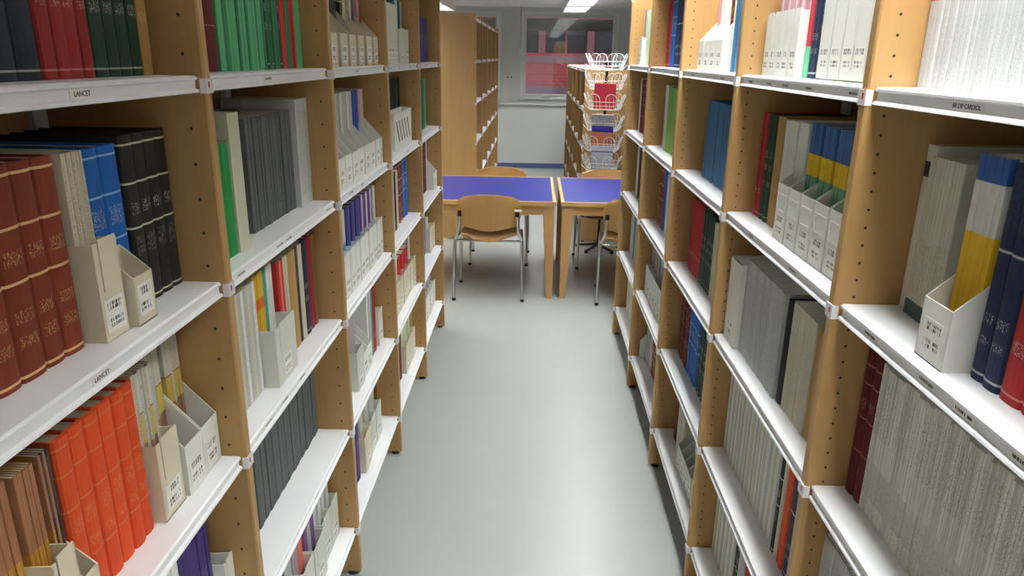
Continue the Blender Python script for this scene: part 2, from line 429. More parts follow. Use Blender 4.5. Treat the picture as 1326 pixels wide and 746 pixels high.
SLIPS = {}     # (side, bay, shelf) -> [(position along bay 0..1, width, height, text or None)]
SLIPS[('L', 1, 1)] = [(0.55, .075, .019, 'LANCET')]
SLIPS[('L', 1, 2)] = [(0.585, .06, .014, 'LANCET')]
SLIPS[('R', 1, 1)] = [(0.66, .085, .013, 'BR DIP CARDIOL')]
SHELVES = {}
def shelving(name, label, side, near_bays, xface, y1, s, rz, n, ztop, zs, upmat, clips=True, skip=()):
    root = empty(name, label, 'bookcase', (xface, y1, 0), rz)
    # local frame of root: +x towards the aisle, y along the run (flipped for the side turned round)
    sg = 1 if s < 0 else -1
    def ly(y): return (y-y1)*sg
    meu = upright_mesh('upright', upmat, ztop)
    ys = [y1+MOD*(k-near_bays) for k in range(0, n+1)]
    for k, y in enumerate(ys):
        u = link('upright', meu, root, (0, ly(y), 0))
        if s > 0: pass
        for fx in (-.03, -DEP+.03): link('foot', me_foot, u, (fx, 0, 0))
        if clips:
            for i, z in zs.items():
                c = link('shelf_clip', me_clip if s < 0 else me_clipR, u, (0, 0, z-.018))
                if i in (1, 2, 3) and k < 2+near_bays-1: link('clip_mark', me_clipmark if s < 0 else me_clipmarkR, u, (0, 0, z-.018))
    b = MB(); b.box((-DEP-.006, min(ly(ys[0]), ly(ys[-1])), .10), (-DEP+.002, max(ly(ys[0]), ly(ys[-1])), ztop-.02)); link('back_panel', b.mesh('back_panel', m_back), root)
    mes = shelf_mesh(MOD-UT-.006)
    for k in range(n):
        yc = (ys[k]+ys[k+1])/2
        for i, z in zs.items():
            if (k+1, i) in skip: continue
            sh = link('shelf', mes, root, (-.011, ly(yc), z))
            SHELVES[(side, k+1-near_bays+1, i)] = (sh, sg)
        p = link('back_post', post_mesh(.1, ztop-.03), root, (-DEP+.0025, ly(ys[k+1])-sg*(UT/2+.02), 0))
    return root
# clips straddle the near arris of each upright, so the turned-round run needs the mirrored clip
b = MB(); b.box((-.009, -.0130, -.012), (.0025, .0145, .013)); me_clipR = b.mesh('shelf_clip', m_clip)
b = MB(); b.box((.0022, .001, -.002), (.0030, .006, .008)); me_clipmarkR = b.mesh('clip_mark', m_red_ink)

shelving('library_shelving', 'long wood and white metal shelving run facing the wire-rack side shelves', 'L', 1, SIDES['L']['x'], SIDES['L']['y1'], -1, 0.0, 5, 2.09, SHELF_Z, m_upL)
shelving('library_shelving', 'long wood and white metal shelving run ending beside the wire rack', 'R', 1, SIDES['R']['x'], SIDES['R']['y1'], 1, math.pi, 5, 2.09, SHELF_Z, m_upR, skip=((1, 0), (2, 0), (3, 0), (5, 0)))

def slip(side, bay, sh, f, w, h, text=None, size=None):
    so, sg = SHELVES[(side, bay, sh)]
    yl = (f-.5)*(MOD-UT)*sg
    z = -.015
    if text is None or h > .001:
        key = 'slip_%.3f_%.3f' % (w, h)
        me = MESH.get(key)
        if me is None:
            b = MB(); b.box((-.0046, -w/2, -h/2), (-.0038, w/2, h/2)); me = MESH[key] = b.mesh('shelf_slip', m_lblpaper if text is None else plain('slip_paper', (240, 240, 236), .6))
        link('shelf_slip', me, so, (0, yl, z))
    if text:
        o = link('printed_title', text_mesh(text, size or .012), so, (-.0036, yl, z))
        o.rotation_euler = (math.pi/2, 0, math.pi/2)
MESH = {}
slip('L', 1, 1, 0.575, .052, .0145, 'LANCET', .0095)
slip('L', 1, 2, 0.50, .045, .0120, 'LANCET', .0095)
slip('R', 1, 1, 0.665, .075, .0115, 'BR DIP CARDIOL', .0085)
for (sd, bay, sh, fs) in (('L', 2, 1, (.42,)), ('L', 2, 2, (.10, .40, .48, .93)), ('L', 2, 3, (.18, .33, .5, .95)), ('L', 3, 1, (.45,)), ('L', 3, 2, (.25, .45)), ('L', 3, 3, (.5,)),
                          ('L', 2, 4, (.55,)), ('L', 4, 1, (.15, .4, .75)), ('L', 4, 2, (.2, .6)), ('L', 5, 1, (.4,)), ('L', 4, 3, (.5,)),
                          ('R', 2, 1, (.08, .36, .55, .7, .9)), ('R', 1, 2, (.85, .62, .5, .35)), ('R', 3, 1, (.25, .8)), ('R', 4, 1, (.5,)), ('R', 2, 2, (.3, .7)), ('R', 1, 3, (.3,))):
    for f in fs: slip(sd, bay, sh, f, .05, .011)

# ------------------------------------------------------------------ books, journals, magazine files
def rnd(v, q=.001): return round(v/q)*q
def cover_profile(T, d, bulge, t=.0026):
    h = T/2; pts = [(-d, -h), (-bulge, -h)]
    if bulge > 0:
        for a in (-.66, -.33, 0, .33, .66):
            pts.append((-bulge+bulge*math.cos(a*math.pi/2)**.7 if abs(a) < 1 else -bulge, h*math.sin(a*math.pi/2)*1.0))
    pts += [(-bulge, h), (-d, h), (-d, h-t), (-bulge-.002, h-t), (-bulge-.002, -h+t), (-d, -h+t)]
    return pts
def book_meshes(kind, T, h, d, mat, page, joined):
    key = (kind, rnd(T), rnd(h, .005), rnd(d, .01), mat.name, page.name, joined)
    if key in MESH: return MESH[key]
    T, h, d = max(.003, key[1]), key[2], key[3]
    bul = min(.007, T*.22) if kind == 'bound' else min(.0012, T*.2)
    t = .0026 if kind == 'bound' else .0007
    e = .004 if kind == 'bound' else .0006
    b = MB(); n0 = 0
    prof = cover_profile(T, d, bul, t)
    b.prism(prof, 2, 0, h, 0)
    c = MB() if not joined else b
    c.box((-d+e, -T/2+t*.9, e), (-bul-.0015, T/2-t*.9, h-e), 1 if joined else 0)
    if joined: r = (b.mesh('volume', [mat, page]), None)
    else: r = (b.mesh('cover', mat), c.mesh('page_block', page))
    MESH[key] = r
    return r

def file_mesh(style, w, mat):
    key = (style, rnd(w, .002), mat.name)
    if key in MESH: return MESH[key]
    w = key[1]; b = MB(); t = .0022; d = .222
    if style == 'slant':          # open magazine file: tall back, sides sloping down to a low front
        hb, hf, xf = .235, .098, -.125
        side = [(-d, 0), (0, 0), (0, hf), (xf, hb), (-d, hb)]
        for s in (-1, 1): b.prism(side, 1, s*w/2, s*(w/2-t))
        b.box((-t, -w/2+t*.5, 0), (0, w/2-t*.5, hf)); b.box((-d, -w/2+t*.5, 0), (-d+t, w/2-t*.5, hb)); b.box((-d, -w/2+t*.5, 0), (0, w/2-t*.5, t))
    elif style in ('low', 'gentle'):   # low front, sides only a little higher; 'low' has raised panels on the front
        hb, hf, xf = (.155, .132, -.030) if style == 'low' else (.20, .088, -.120)
        side = [(-d, 0), (0, 0), (0, hf), (xf, hb), (-d, hb)]
        for s in (-1, 1): b.prism(side, 1, s*w/2, s*(w/2-t))
        b.box((-t, -w/2+t*.5, 0), (0, w/2-t*.5, hf)); b.box((-d, -w/2+t*.5, 0), (-d+t, w/2-t*.5, hb)); b.box((-d, -w/2+t*.5, 0), (0, w/2-t*.5, t))
        if style == 'low':
            for z0, z1 in ((.104, .110), (.066, .072)): b.box((0, -w*.36, z0), (.0015, w*.36, z1))
            for sy in (-1, 1): b.box((0, sy*w*.36-.002, .066), (.0012, sy*w*.36+.002, .110))
    elif style == 'tall':         # file turned round: straight tall front with a slit
        hb, hf = .15, .148
        side = [(-d, 0), (0, 0), (0, hf), (-d, hb-.02)]
        for s in (-1, 1): b.prism(side, 1, s*w/2, s*(w/2-t))
        gy = -w/2+w*.22
        b.box((-t, -w/2+t*.5, 0), (0, w/2-t*.5, .075)); b.box((-t, -w/2+t*.5, .075), (0, gy-.0018, hf)); b.box((-t, gy+.0018, .075), (0, w/2-t*.5, hf+.004))
        b.box((-d, -w/2+t*.5, 0), (-d+t, w/2-t*.5, hb-.02)); b.box((-d, -w/2+t*.5, 0), (0, w/2-t*.5, t))
    elif style == 'closed':       # closed upright library box, full height
        hb = .245
        for s in (-1, 1): b.box((-d, s*w/2 if s < 0 else w/2-t, 0), (0, -w/2+t if s < 0 else w/2, hb))
        b.box((-t, -w/2+t*.5, 0), (0, w/2-t*.5, hb)); b.box((-d, -w/2+t*.5, 0), (-d+t, w/2-t*.5, hb)); b.box((-d, -w/2+t*.5, hb-t), (0, w/2-t*.5, hb)); b.box((-d, -w/2+t*.5, 0), (0, w/2-t*.5, t))
    r = b.mesh('body', mat); MESH[key] = r
    return r
def label_mesh(w, h):
    key = ('lbl', rnd(w, .002), rnd(h, .005))
    if key not in MESH:
        b = MB(); b.box((-.0002, -key[1]/2, 0), (.0006, key[1]/2, key[2])); MESH[key] = b.mesh('label', m_filelbl)
    return MESH[key]

def bay_lim(side, bay):
    S = SIDES[side]; a = S['y1']+MOD*(bay-2)+UT/2+.002
    return a, a+MOD-UT-.004

COUNT = {}
USED = {}
def free_span(side, bay, sh, lo, hi):
    """the largest piece of lo..hi that nothing on this shelf takes up yet"""
    a, e = bay_lim(side, bay); lo, hi = max(lo, a), min(hi, e); segs = [(lo, hi)]
    for (u, v) in USED.get((side, bay, sh), []):
        nxt = []
        for (p, q) in segs:
            if v <= p or u >= q: nxt.append((p, q)); continue
            if u > p: nxt.append((p, u))
            if v < q: nxt.append((v, q))
        segs = nxt
    return max(segs, key=lambda t: t[1]-t[0]) if segs else (lo, lo)
def run(side, bay, sh, kind, y0, y1, n, style, desc, h=.275, d=.20, sb=.072, page=None, hv=.0, tv=.12, z=None, cat=None, lean=0.0, dv=.003, gap=.0004, force_group=False, inside=False):
    """n volumes or files side by side between y0 and y1 on one shelf"""
    S = SIDES[side]; joined = bay >= 3
    zz = (SHELF_Z[sh] if z is None else z)+.0003
    loc_txt = '%s, %s, %s' % (SH_TXT[sh], BAY_TXT[bay], SIDE_TXT[side])
    label = '%s, %s' % (desc, loc_txt)
    if len(label.replace(',', '').split()) > 16: label = label.replace('fifth bay from tables', 'fifth bay').replace('fourth bay from tables', 'fourth bay').replace('third bay from tables', 'third bay').replace('second bay from tables', 'second bay')
    grp = label if (n > 1 or force_group) else None
    lo, hi = min(y0, y1), max(y0, y1)
    if not inside:
        w0 = hi-lo; lo, hi = free_span(side, bay, sh, lo, hi)
        if hi-lo < .005: print('NO ROOM', label); return
        if hi-lo < .8*w0: n = max(1, round(n*(hi-lo)/w0))
        USED.setdefault((side, bay, sh), []).append((lo, hi)); lo += .0003; hi -= .0003
    ws = [1+random.uniform(-tv, tv) for _ in range(n)]; tot = sum(ws); y = lo
    page = page or m_page; d = min(d, .286-sb-dv)
    for i in range(n):
        T = (hi-lo)*ws[i]/tot; yc = y+T/2; y += T
        hh = h*(1-random.random()*hv); x = S['x']+S['s']*(sb+random.uniform(0, dv))
        if kind in ('bound', 'journal', 'report', 'magazine'):
            mat = style[i % len(style)] if isinstance(style, (list, tuple)) else style
            name = {'bound': 'bound_volume', 'journal': 'journal', 'report': 'softcover_book', 'magazine': 'magazine'}[kind]
            ct = cat or {'bound': 'book', 'journal': 'journal', 'report': 'book', 'magazine': 'magazine'}[kind]
            me, pg = book_meshes('bound' if kind == 'bound' else 'journal', T-gap, hh, d, mat, page, joined)
            if joined:
                o = tag(link(name, me, None, (x, yc, zz), S['rz']), label, ct, grp)
            else:
                o = empty(name, label, ct, (x, yc, zz), S['rz'], grp); link('cover', me, o); link('page_block', pg, o)
            if lean: o.rotation_euler = (lean, 0, S['rz'])
        else:
            o = empty('magazine_file', label, 'magazine file', (x, yc, zz), S['rz'], grp)
            me = file_mesh(kind, T-.001, style); link('body', me, o)
            lw = min(.05, T*.78)
            link('label', label_mesh(lw, .05 if kind != 'closed' else .045), o, (0, 0, .012 if kind != 'closed' else .02))
        COUNT[kind] = COUNT.get(kind, 0)+1
    return label

def Y(side, px, py, sb=.072):
    S = SIDES[side]; return atx(px, py, S['x']+S['s']*sb).y

GILT = (206, 176, 120); PALE = (205, 205, 196)
gb = lambda zs, c=GILT, w=.006: [(z, w, c) for z in zs]
V = {}
V['navy'] = spine('navy_cloth', (40, 48, 62), gb((.045,), (170, 170, 160), .005), ((.36, .42, PALE), (.50, .55, PALE)))
V['dkred'] = spine('dark_red_cloth', (150, 46, 46), gb((.045,), (190, 120, 110), .005), ((.34, .40, (220, 180, 150)), (.50, .56, (220, 180, 150))))
V['dkgreen'] = spine('dark_green_cloth', (34, 62, 46), gb((.045,), (160, 170, 150), .005), ((.33, .39, PALE), (.48, .54, PALE), (.6, .66, PALE)))
V['tan'] = spine('tan_cloth', (176, 138, 82), (), ((.3, .36, (220, 200, 160)),))
V['rust'] = spine('rust_cloth', (132, 58, 40), gb((.955, .72, .47, .03), (226, 186, 130), .007), ((.55, .62, GILT), (.28, .34, GILT), (.16, .22, GILT)))
V['blue'] = spine('bright_blue_cloth', (36, 104, 186), gb((.95, .73, .47), (150, 190, 220), .006), ((.55, .66, PALE),))
V['charcoal'] = spine('charcoal_cloth', (46, 46, 42), gb((.95, .73, .47, .03), (206, 206, 178), .006), ((.55, .62, PALE), (.3, .42, (150, 150, 140))))
V['orange'] = spine('orange_cloth', (228, 84, 42), gb((.95, .80, .60, .25), (214, 122, 76), .005), ((.44, .54, (222, 150, 90)), (.30, .36, (222, 150, 90))))
V['maroon'] = spine('maroon_cloth', (98, 30, 36), gb((.9, .78, .55, .32), (170, 110, 100), .005), ((.6, .68, (190, 150, 130)),))
V['indigo'] = spine('indigo_cloth', (36, 46, 78), gb((.04, .62), (190, 196, 200), .006), ((.70, .95, (60, 80, 80)), (.28, .33, PALE), (.18, .22, PALE)))
V['crimson'] = spine('crimson_cloth', (176, 42, 48), gb((.04,), (210, 140, 130), .005), ((.22, .28, PALE),))
V['slate'] = spine('slate_card', (94, 98, 98), (), ((.1, .95, (126, 130, 128)),), .6, .14, .45)
V['green1'] = spine('mid_green_card', (96, 182, 128), (), ((.2, .9, (120, 176, 136)),), .5, .2, .3)
V['green2'] = spine('deep_green_card', (52, 126, 86), (), (), .5, .2, .3)
V['red'] = spine('red_card', (196, 52, 52))
V['brightgreen'] = spine('bright_green_card', (40, 150, 76))
V['beigecase'] = spine('beige_case', (206, 206, 178), (), ((.2, .8, (170, 170, 150)),))
V['white'] = spine('white_card', (232, 232, 226), (), ((.25, .8, (150, 152, 152)),), .5, .04)
V['white_plain'] = spine('white_plain_card', (226, 226, 218), (), (), .5, .05)
V['cream'] = spine('cream_card', (214, 208, 184), (), ((.2, .8, (160, 154, 132)),), .55, .07, .25)
V['greywhite'] = spine('grey_white_card', (196, 198, 194), (), ((.1, .9, (120, 122, 122)),), .55, .1, .35)
V['yellow'] = spine('yellow_card', (226, 178, 52), ((.72, .05, (226, 110, 40)),))
V['teal'] = spine('teal_card', (70, 160, 144))
V['salmon'] = spine('salmon_card', (226, 120, 96))
V['kraft'] = spine('kraft_card', (186, 146, 88))
V['brown'] = spine('brown_card', (140, 96, 56))
V['plum'] = spine('plum_cloth', (150, 36, 62))
V['darknavy'] = spine('dark_navy_card', (44, 48, 66), ((.8, .16, (74, 70, 72)),))
V['purple'] = spine('purple_card', (72, 58, 116), (), ((.1, .6, (150, 140, 190)),))
V['violet'] = spine('violet_card', (120, 86, 140), ((.15, .12, (220, 220, 220)),))
V['golden'] = spine('golden_magazine', (196, 142, 62), ((.79, .21, (168, 116, 84)),), (), .45, .2, .5)
V['buff'] = spine('buff_magazine', (214, 204, 178), ((.25, .25, (186, 124, 88)),), ((.4, .95, (140, 120, 100)),), .45, .12, .4)
V['tropic'] = spine('landscape_magazine', (150, 116, 92), ((.86, .13, (206, 200, 186)), (.62, .10, (206, 182, 92)),), (), .45, .14, .4)
V['redtop'] = spine('red_topped_journal', (222, 222, 222), ((.72, .27, (204, 120, 128)),), ((.03, .36, (176, 176, 182)),), .5, .06, .3)
V['dotted'] = spine('dotted_journal', (228, 224, 213), ((.24, .12, (206, 202, 190)),), ((.55, .93, (126, 120, 110)), (.05, .3, (150, 146, 136))), .6, .17, .45)
V['ivory'] = spine('ivory_journal', (216, 212, 196), ((.05, .05, (70, 92, 90)),), ((.15, .5, (160, 146, 116)),), .55, .06, .3)
V['ivorytag'] = spine('ivory_tag_journal', (222, 218, 206), ((.86, .045, (54, 62, 92)),), (), .55)
V['bywmag'] = spine('blue_white_yellow_magazine', (228, 222, 216), ((.94, .06, (54, 92, 158)), (.32, .32, (230, 184, 44))), (), .4, .05)
V['blueband'] = spine('blue_yellow_green_magazine', (60, 100, 158), ((.30, .3, (112, 164, 132)), (.68, .085, (230, 192, 36))), ((.64, .72, (150, 100, 40)),), .4, .1)
V['lime'] = spine('lime_card', (140, 190, 92), (), (), .5, .12)
V['steelblue'] = spine('steel_blue_cloth', (62, 112, 152), (), ((.1, .9, (84, 134, 172)),), .5, .12, .3)
V['palegreen'] = spine('pale_green_card', (206, 224, 184))
V['paleyellow'] = spine('pale_yellow_card', (226, 226, 160))
V['black'] = spine('black_card', (36, 36, 38))
V['tealdark'] = spine('dark_teal_card', (36, 100, 104))
V['pink'] = spine('pink_card', (214, 160, 170))
V['greenred'] = spine('green_red_magazine', (120, 210, 160), ((.6, .36, (206, 60, 80)),))
V['royal'] = spine('royal_blue_card', (58, 92, 176))
V['bluered'] = spine('blue_red_magazine', (190, 204, 204), ((.42, .17, (90, 150, 190)), (.2, .05, (204, 60, 72))))
V['mauvegrey'] = spine('mauve_grey_card', (172, 160, 164), (), (), .55, .08, .3)
f_cream = plain('file_cream', (222, 212, 186), .5, var=.02); f_white = plain('file_white', (236, 236, 228), .45, var=.02)
f_pink = plain('file_pale_cream', (222, 212, 186), .5, var=.02); f_grey = plain('file_grey_white', (214, 216, 204), .5, var=.02)
FW, FB, FC = m_page_w, m_page, m_page

def filed(side, bay, sh, style, y0, y1, nf, mat, fdesc, contents, sb=.045, fill=.95, h=.275):
    """magazine files side by side; contents[i] = (materials, description, how many[, height]) stands inside file i"""
    S = SIDES[side]; lo, hi = min(y0, y1), max(y0, y1); pitch = (hi-lo)/nf
    for i in range(nf):
        yc = lo+(i+.5)*pitch; w = pitch*fill
        p0, p1 = free_span(side, bay, sh, yc-w/2, yc+w/2)
        if p1-p0 < .03: print('NO ROOM file', side, bay, sh, i); continue
        yc, w = (p0+p1)/2, p1-p0
        c = contents[i % len(contents)] if contents else None
        run(side, bay, sh, style, yc-w/2, yc+w/2, 1, mat, fdesc, sb=sb, force_group=nf > 1)
        if c:
            mats, desc, k = c[:3]; hh = c[3] if len(c) > 3 else h
            off = .058 if style == 'slant' else (.034 if style == 'gentle' else .028)
            run(side, bay, sh, 'magazine', yc-w/2+.006, yc+w/2-.006, k, mats, desc, h=hh, d=.165, sb=sb+off, z=SHELF_Z[sh]+.0030, force_group=True, dv=.002, inside=True)

# ---- tall-cabinet side, fifth bay from the tables (the near one)
a, e = bay_lim('L', 1)
yL = lambda px, py, sb=.072: Y('L', px, py, sb)
run('L', 1, 1, 'bound', yL(60, 90)-.049*6, yL(60, 90), 6, V['navy'], 'navy bound volume with pale lettering')
run('L', 1, 1, 'bound', yL(60, 90), yL(127, 90), 4, V['dkred'], 'dark red bound volume with pale lettering')
run('L', 1, 1, 'bound', yL(127, 90), yL(189, 90), 4, V['dkgreen'], 'dark green bound volume with pale lettering')
run('L', 1, 1, 'bound', yL(189, 90), min(yL(202, 90), e), 1, V['tan'], 'slim tan bound volume')
run('L', 1, 2, 'bound', .595, .955, 8, V['rust'], 'rust-brown bound volume with gilt bands')
filed('L', 1, 2, 'tall', .962, 1.024, 1, f_cream, 'tall cream magazine file with a slit', [([V['buff'], V['cream'], V['buff'], V['buff']], 'thin buff magazine in tall cream file', 8, .27)], sb=.046, fill=1)
run('L', 1, 2, 'bound', 1.030, 1.128, 2, V['blue'], 'bright blue bound volume', sb=.085, h=.27)
run('L', 1, 2, 'bound', 1.130, e, 4, V['charcoal'], 'charcoal bound volume with pale bands', sb=.078, h=.28)
run('L', 1, 3, 'bound', .50, .585, 2, V['dkgreen'], 'dark green bound volume beside golden magazines')
gy0, gy1 = atx(52, 720, -.615).y, atx(90, 720, -.615).y
filed('L', 1, 3, 'tall', gy0, gy1, 1, f_cream, 'tall cream file with golden-brown magazines', [(V['golden'], 'golden-brown magazine in cream file', 7, .272)], sb=.036, fill=1)
filed('L', 1, 3, 'gentle', gy1+.001, .8365, 1, f_cream, 'cream slanted file beside orange volumes', [([V['golden'], V['darknavy']], 'golden or navy-backed magazine beside orange volumes', 4, .272)], sb=.034, fill=1)
run('L', 1, 3, 'journal', .59, gy0, 14, V['golden'], 'golden-brown magazine beside cream file', sb=.070, h=.275, d=.20)
run('L', 1, 3, 'bound', .838, 1.040, 6, V['orange'], 'orange cloth bound volume', sb=.064, h=.275, d=.21)
filed('L', 1, 3, 'tall', 1.048, 1.124, 1, f_pink, 'tall cream file with glossy magazines', [([V['buff'], V['tropic'], V['greywhite']], 'glossy magazine in tall cream file', 6, .272)], sb=.050, fill=1)
filed('L', 1, 3, 'slant', 1.128, e, 2, f_white, 'white slanted magazine file', [([V['tropic'], V['tropic'], V['buff']], 'glossy landscape magazine in white files', 5, .27)], sb=.047, fill=.97)
run('L', 1, 4, 'journal', .95, 1.10, 12, V['white'], 'white journal beside purple journals')
run('L', 1, 4, 'journal', 1.105, 1.225, 8, V['purple'], 'purple journal', sb=.075, h=.275)
run('L', 1, 4, 'tall', 1.228, e, 1, f_white, 'tall white magazine file by purple journals', sb=.05)

# ---- fourth bay
a, e = bay_lim('L', 2)
run('L', 2, 1, 'bound', a+.015, yL(288, 90), 4, V['maroon'], 'maroon bound volume beside green journals')
run('L', 2, 1, 'journal', yL(288, 90), yL(344, 90), 16, [V['green1'], V['green1'], V['green2'], V['green1'], V['green1'], V['green1'], V['green2']], 'green journal', page=FW, tv=.4)
run('L', 2, 1, 'journal', yL(344, 90), yL(368, 90), 9, [V['green2'], V['green2'], V['dkgreen']], 'deep green journal', page=FW, tv=.4)
run('L', 2, 1, 'journal', yL(368, 90), yL(374, 90), 2, V['red'], 'thin red journal between green ones')
run('L', 2, 1, 'journal', yL(374, 90), yL(380, 90), 2, V['green2'], 'green journal between red ones')
run('L', 2, 1, 'journal', yL(380, 90), yL(386, 90), 2, V['red'], 'thin red journal near the upright')
run('L', 2, 1, 'journal', yL(386, 90), yL(394, 90), 2, V['green1'], 'pale green journal against the upright')
run('L', 2, 2, 'journal', a+.03, yL(311, 300, .05), 8, V['brightgreen'], 'bright green journal', sb=.055, h=.235)
run('L', 2, 2, 'report', yL(311, 300, .05), yL(325, 300, .05), 1, V['beigecase'], 'beige slipcase beside bright green journals', sb=.05, h=.29, d=.23)
run('L', 2, 2, 'journal', yL(327, 260, .085), yL(382, 230, .085), 16, V['slate'], 'slate grey journal', sb=.085, h=.265)
run('L', 2, 2, 'report', yL(382, 230, .085), yL(404, 230, .085), 3, V['greywhite'], 'grey-white softcover beside slate journals', sb=.07, h=.29)
y3 = lambda px: Y('L', px, 440)
run('L', 2, 3, 'journal', a+.01, y3(337), 14, [V['greywhite'], V['white'], V['greywhite'], V['cream']], 'grey-white journal beside the white file', tv=.35)
yf0, yf1 = y3(338), y3(366)+.004
filed('L', 2, 3, 'tall', yf0, yf1, 1, f_grey, 'grey-white magazine file with yellow journals', None, sb=.035, fill=1)
_f = [o for o in COL.objects if o.name.startswith('magazine_file') and o.get('label', '').startswith('grey-white magazine file with yellow journals')][0]
for k in range(3):
    b = MB(); zz = .022+k*.038; b.prism([(-.075, zz), (-.05, zz+.012), (-.075, zz+.024)], 1, -(yf1-yf0)/2-.0004, -(yf1-yf0)/2+.0012); link('printed_mark', b.mesh('printed_mark', plain('yellow_print', (214, 170, 80), .6)), _f)
def part_run(f0, f1, n, mat, desc): run('L', 2, 3, 'report', yf0+.005+(yf1-yf0-.01)*f0, yf0+.005+(yf1-yf0-.01)*f1, n, mat, desc, sb=.082, d=.165, z=SHELF_Z[3]+.003, inside=True)
part_run(0, .5, 2, V['yellow'], 'yellow report in the grey-white file'); part_run(.5, .68, 1, V['teal'], 'thin teal report in the grey-white file'); part_run(.68, 1, 3, V['white'], 'white report in the grey-white file')
run('L', 2, 3, 'journal', y3(367), y3(375), 3, [V['red'], V['salmon'], V['red']], 'thin red journal beside the white file')
run('L', 2, 3, 'report', y3(375.2), y3(381), 2, V['cream'], 'cream report beside red journals')
run('L', 2, 3, 'report', y3(381), y3(391), 2, V['kraft'], 'brown kraft report')
run('L', 2, 3, 'report', y3(391), y3(395), 1, V['darknavy'], 'dark navy softcover with pale top')
run('L', 2, 3, 'report', y3(395), y3(400), 1, V['cream'], 'pale olive report')
run('L', 2, 3, 'bound', y3(400), y3(407), 1, V['navy'], 'navy bound volume beside plum one')
run('L', 2, 3, 'bound', y3(407), y3(412.5), 1, V['plum'], 'plum red bound volume')
run('L', 2, 3, 'report', y3(412.5), min(e, y3(416)), 1, V['brown'], 'thin dark brown report')
run('L', 2, 4, 'journal', a, e-.01, 36, V['slate'], 'slate grey journal in a full row', sb=.105, h=.275, d=.17, tv=.3)
y5 = lambda px, sb=0: Y('L', px, 700, .055)
run('L', 2, 5, 'report', a+.02, y5(382), 6, [V['royal'], V['black'], V['greywhite']], 'blue, black or grey softcover by grey files', sb=.07)
filed('L', 2, 5, 'tall', y5(384, .05), y5(401, .05), 1, f_grey, 'grey-white file with mauve and salmon softcovers', [([V['mauvegrey'], V['salmon']], 'mauve or salmon softcover in a file', 2)], sb=.045)
filed('L', 2, 5, 'tall', y5(401, .05), y5(418, .05), 1, f_grey, 'grey-white file with violet softcovers', [([V['violet'], V['greywhite']], 'violet or grey softcover in a file', 3)], sb=.045)
filed('L', 2, 5, 'tall', y5(419, .05), y5(442, .05), 2, f_grey, 'grey-white file with pale softcovers', [([V['white'], V['greywhite']], 'pale softcover in a file', 3)], sb=.055)

# ---- third bay (from here on boundaries are read on one plane, whatever the setback)
a, e = bay_lim('L', 3)
yL = lambda px, py, sb=0: Y('L', px, py, .055)
DK = ([V['navy'], V['charcoal']], 'dark issue in slanted cream file', 2)
filed('L', 3, 1, 'slant', yL(415, 68, .03), yL(492, 68, .03), 7, f_cream, 'cream slanted magazine file', [DK, DK, DK, ([V['charcoal'], V['cream']], 'charcoal or cream issue in slanted file', 2), ([V['cream'], V['darknavy']], 'cream or navy issue in slanted file', 2), ([V['pink'], V['brown']], 'brownish issue in slanted file', 2), None], sb=.03, fill=.72)
PW = ([V['white'], V['cream'], V['greywhite']], 'pale issue in slanted white file', 3)
filed('L', 3, 2, 'slant', a+.01, yL(492, 205, .035), 9, f_white, 'white slanted magazine file', [PW, PW, PW, PW, PW, PW, ([V['royal']], 'royal blue issue in slanted file', 2), ([V['pink'], V['cream']], 'pink or cream issue in slanted file', 2), None], sb=.03, h=.28)
NV = ([V['purple'], V['purple'], V['royal']], 'navy-purple issue in white file', 3); VI = ([V['violet'], V['white'], V['violet']], 'violet or white issue in white file', 3)
filed('L', 3, 3, 'tall', a+.01, yL(494, 310, .04), 11, f_white, 'upright white magazine file', [PW, PW, ([V['white_plain'], V['bluered']], 'blue and red issue in white file', 2), ([V['bluered']], 'blue and red issue in white file', 1), NV, NV, NV, VI, VI, VI, ([V['white']], 'white issue in white file', 2)], sb=.04)
run('L', 3, 4, 'report', a+.01, yL(452, 408), 5, [V['greywhite'], V['mauvegrey']], 'mottled grey softcover')
filed('L', 3, 4, 'tall', yL(454, 408, .04), yL(464, 408, .04), 1, f_grey, 'grey-white file with mauve-grey issues', [([V['mauvegrey']], 'mauve-grey issue in a file', 2)], sb=.04)
filed('L', 3, 4, 'slant', yL(465, 408, .045), yL(477, 408, .045), 2, f_white, 'white slanted file with black marks', [([V['white'], V['greywhite'], V['cream']], 'pale issue in slanted file', 2)], sb=.045)
run('L', 3, 4, 'report', yL(477.5, 408), yL(484.5, 408), 3, [V['white'], V['greywhite'], V['teal']], 'white, grey or teal softcover by red volume', sb=.06, h=.285)
run('L', 3, 4, 'bound', yL(484.5, 408), yL(489, 408), 1, V['crimson'], 'thin bright red bound volume', sb=.06, h=.29)
filed('L', 3, 4, 'tall', yL(490, 408, .055), yL(501, 408, .055), 2, f_white, 'white file beside the red volume', [([V['white']], 'white issue beside the red volume', 2)], sb=.055)
y5 = lambda px, sb=0: Y('L', px, 572, .055)
run('L', 3, 5, 'bound', a+.02, y5(468), 5, V['purple'], 'dark purple bound volume', sb=.06, h=.28)
filed('L', 3, 5, 'tall', y5(469, .045), y5(478, .045), 1, f_cream, 'cream file beside the purple volumes', [([V['mauvegrey'], V['cream']], 'buff softcover in a cream file', 2)], sb=.045)
filed('L', 3, 5, 'tall', y5(480, .05), y5(495, .05), 2, f_grey, 'grey-white file with grey softcovers', [([V['greywhite'], V['cream']], 'grey softcover in a file', 3)], sb=.05)
run('L', 3, 5, 'report', y5(496), y5(499), 1, V['brown'], 'thin brown softcover', sb=.07)

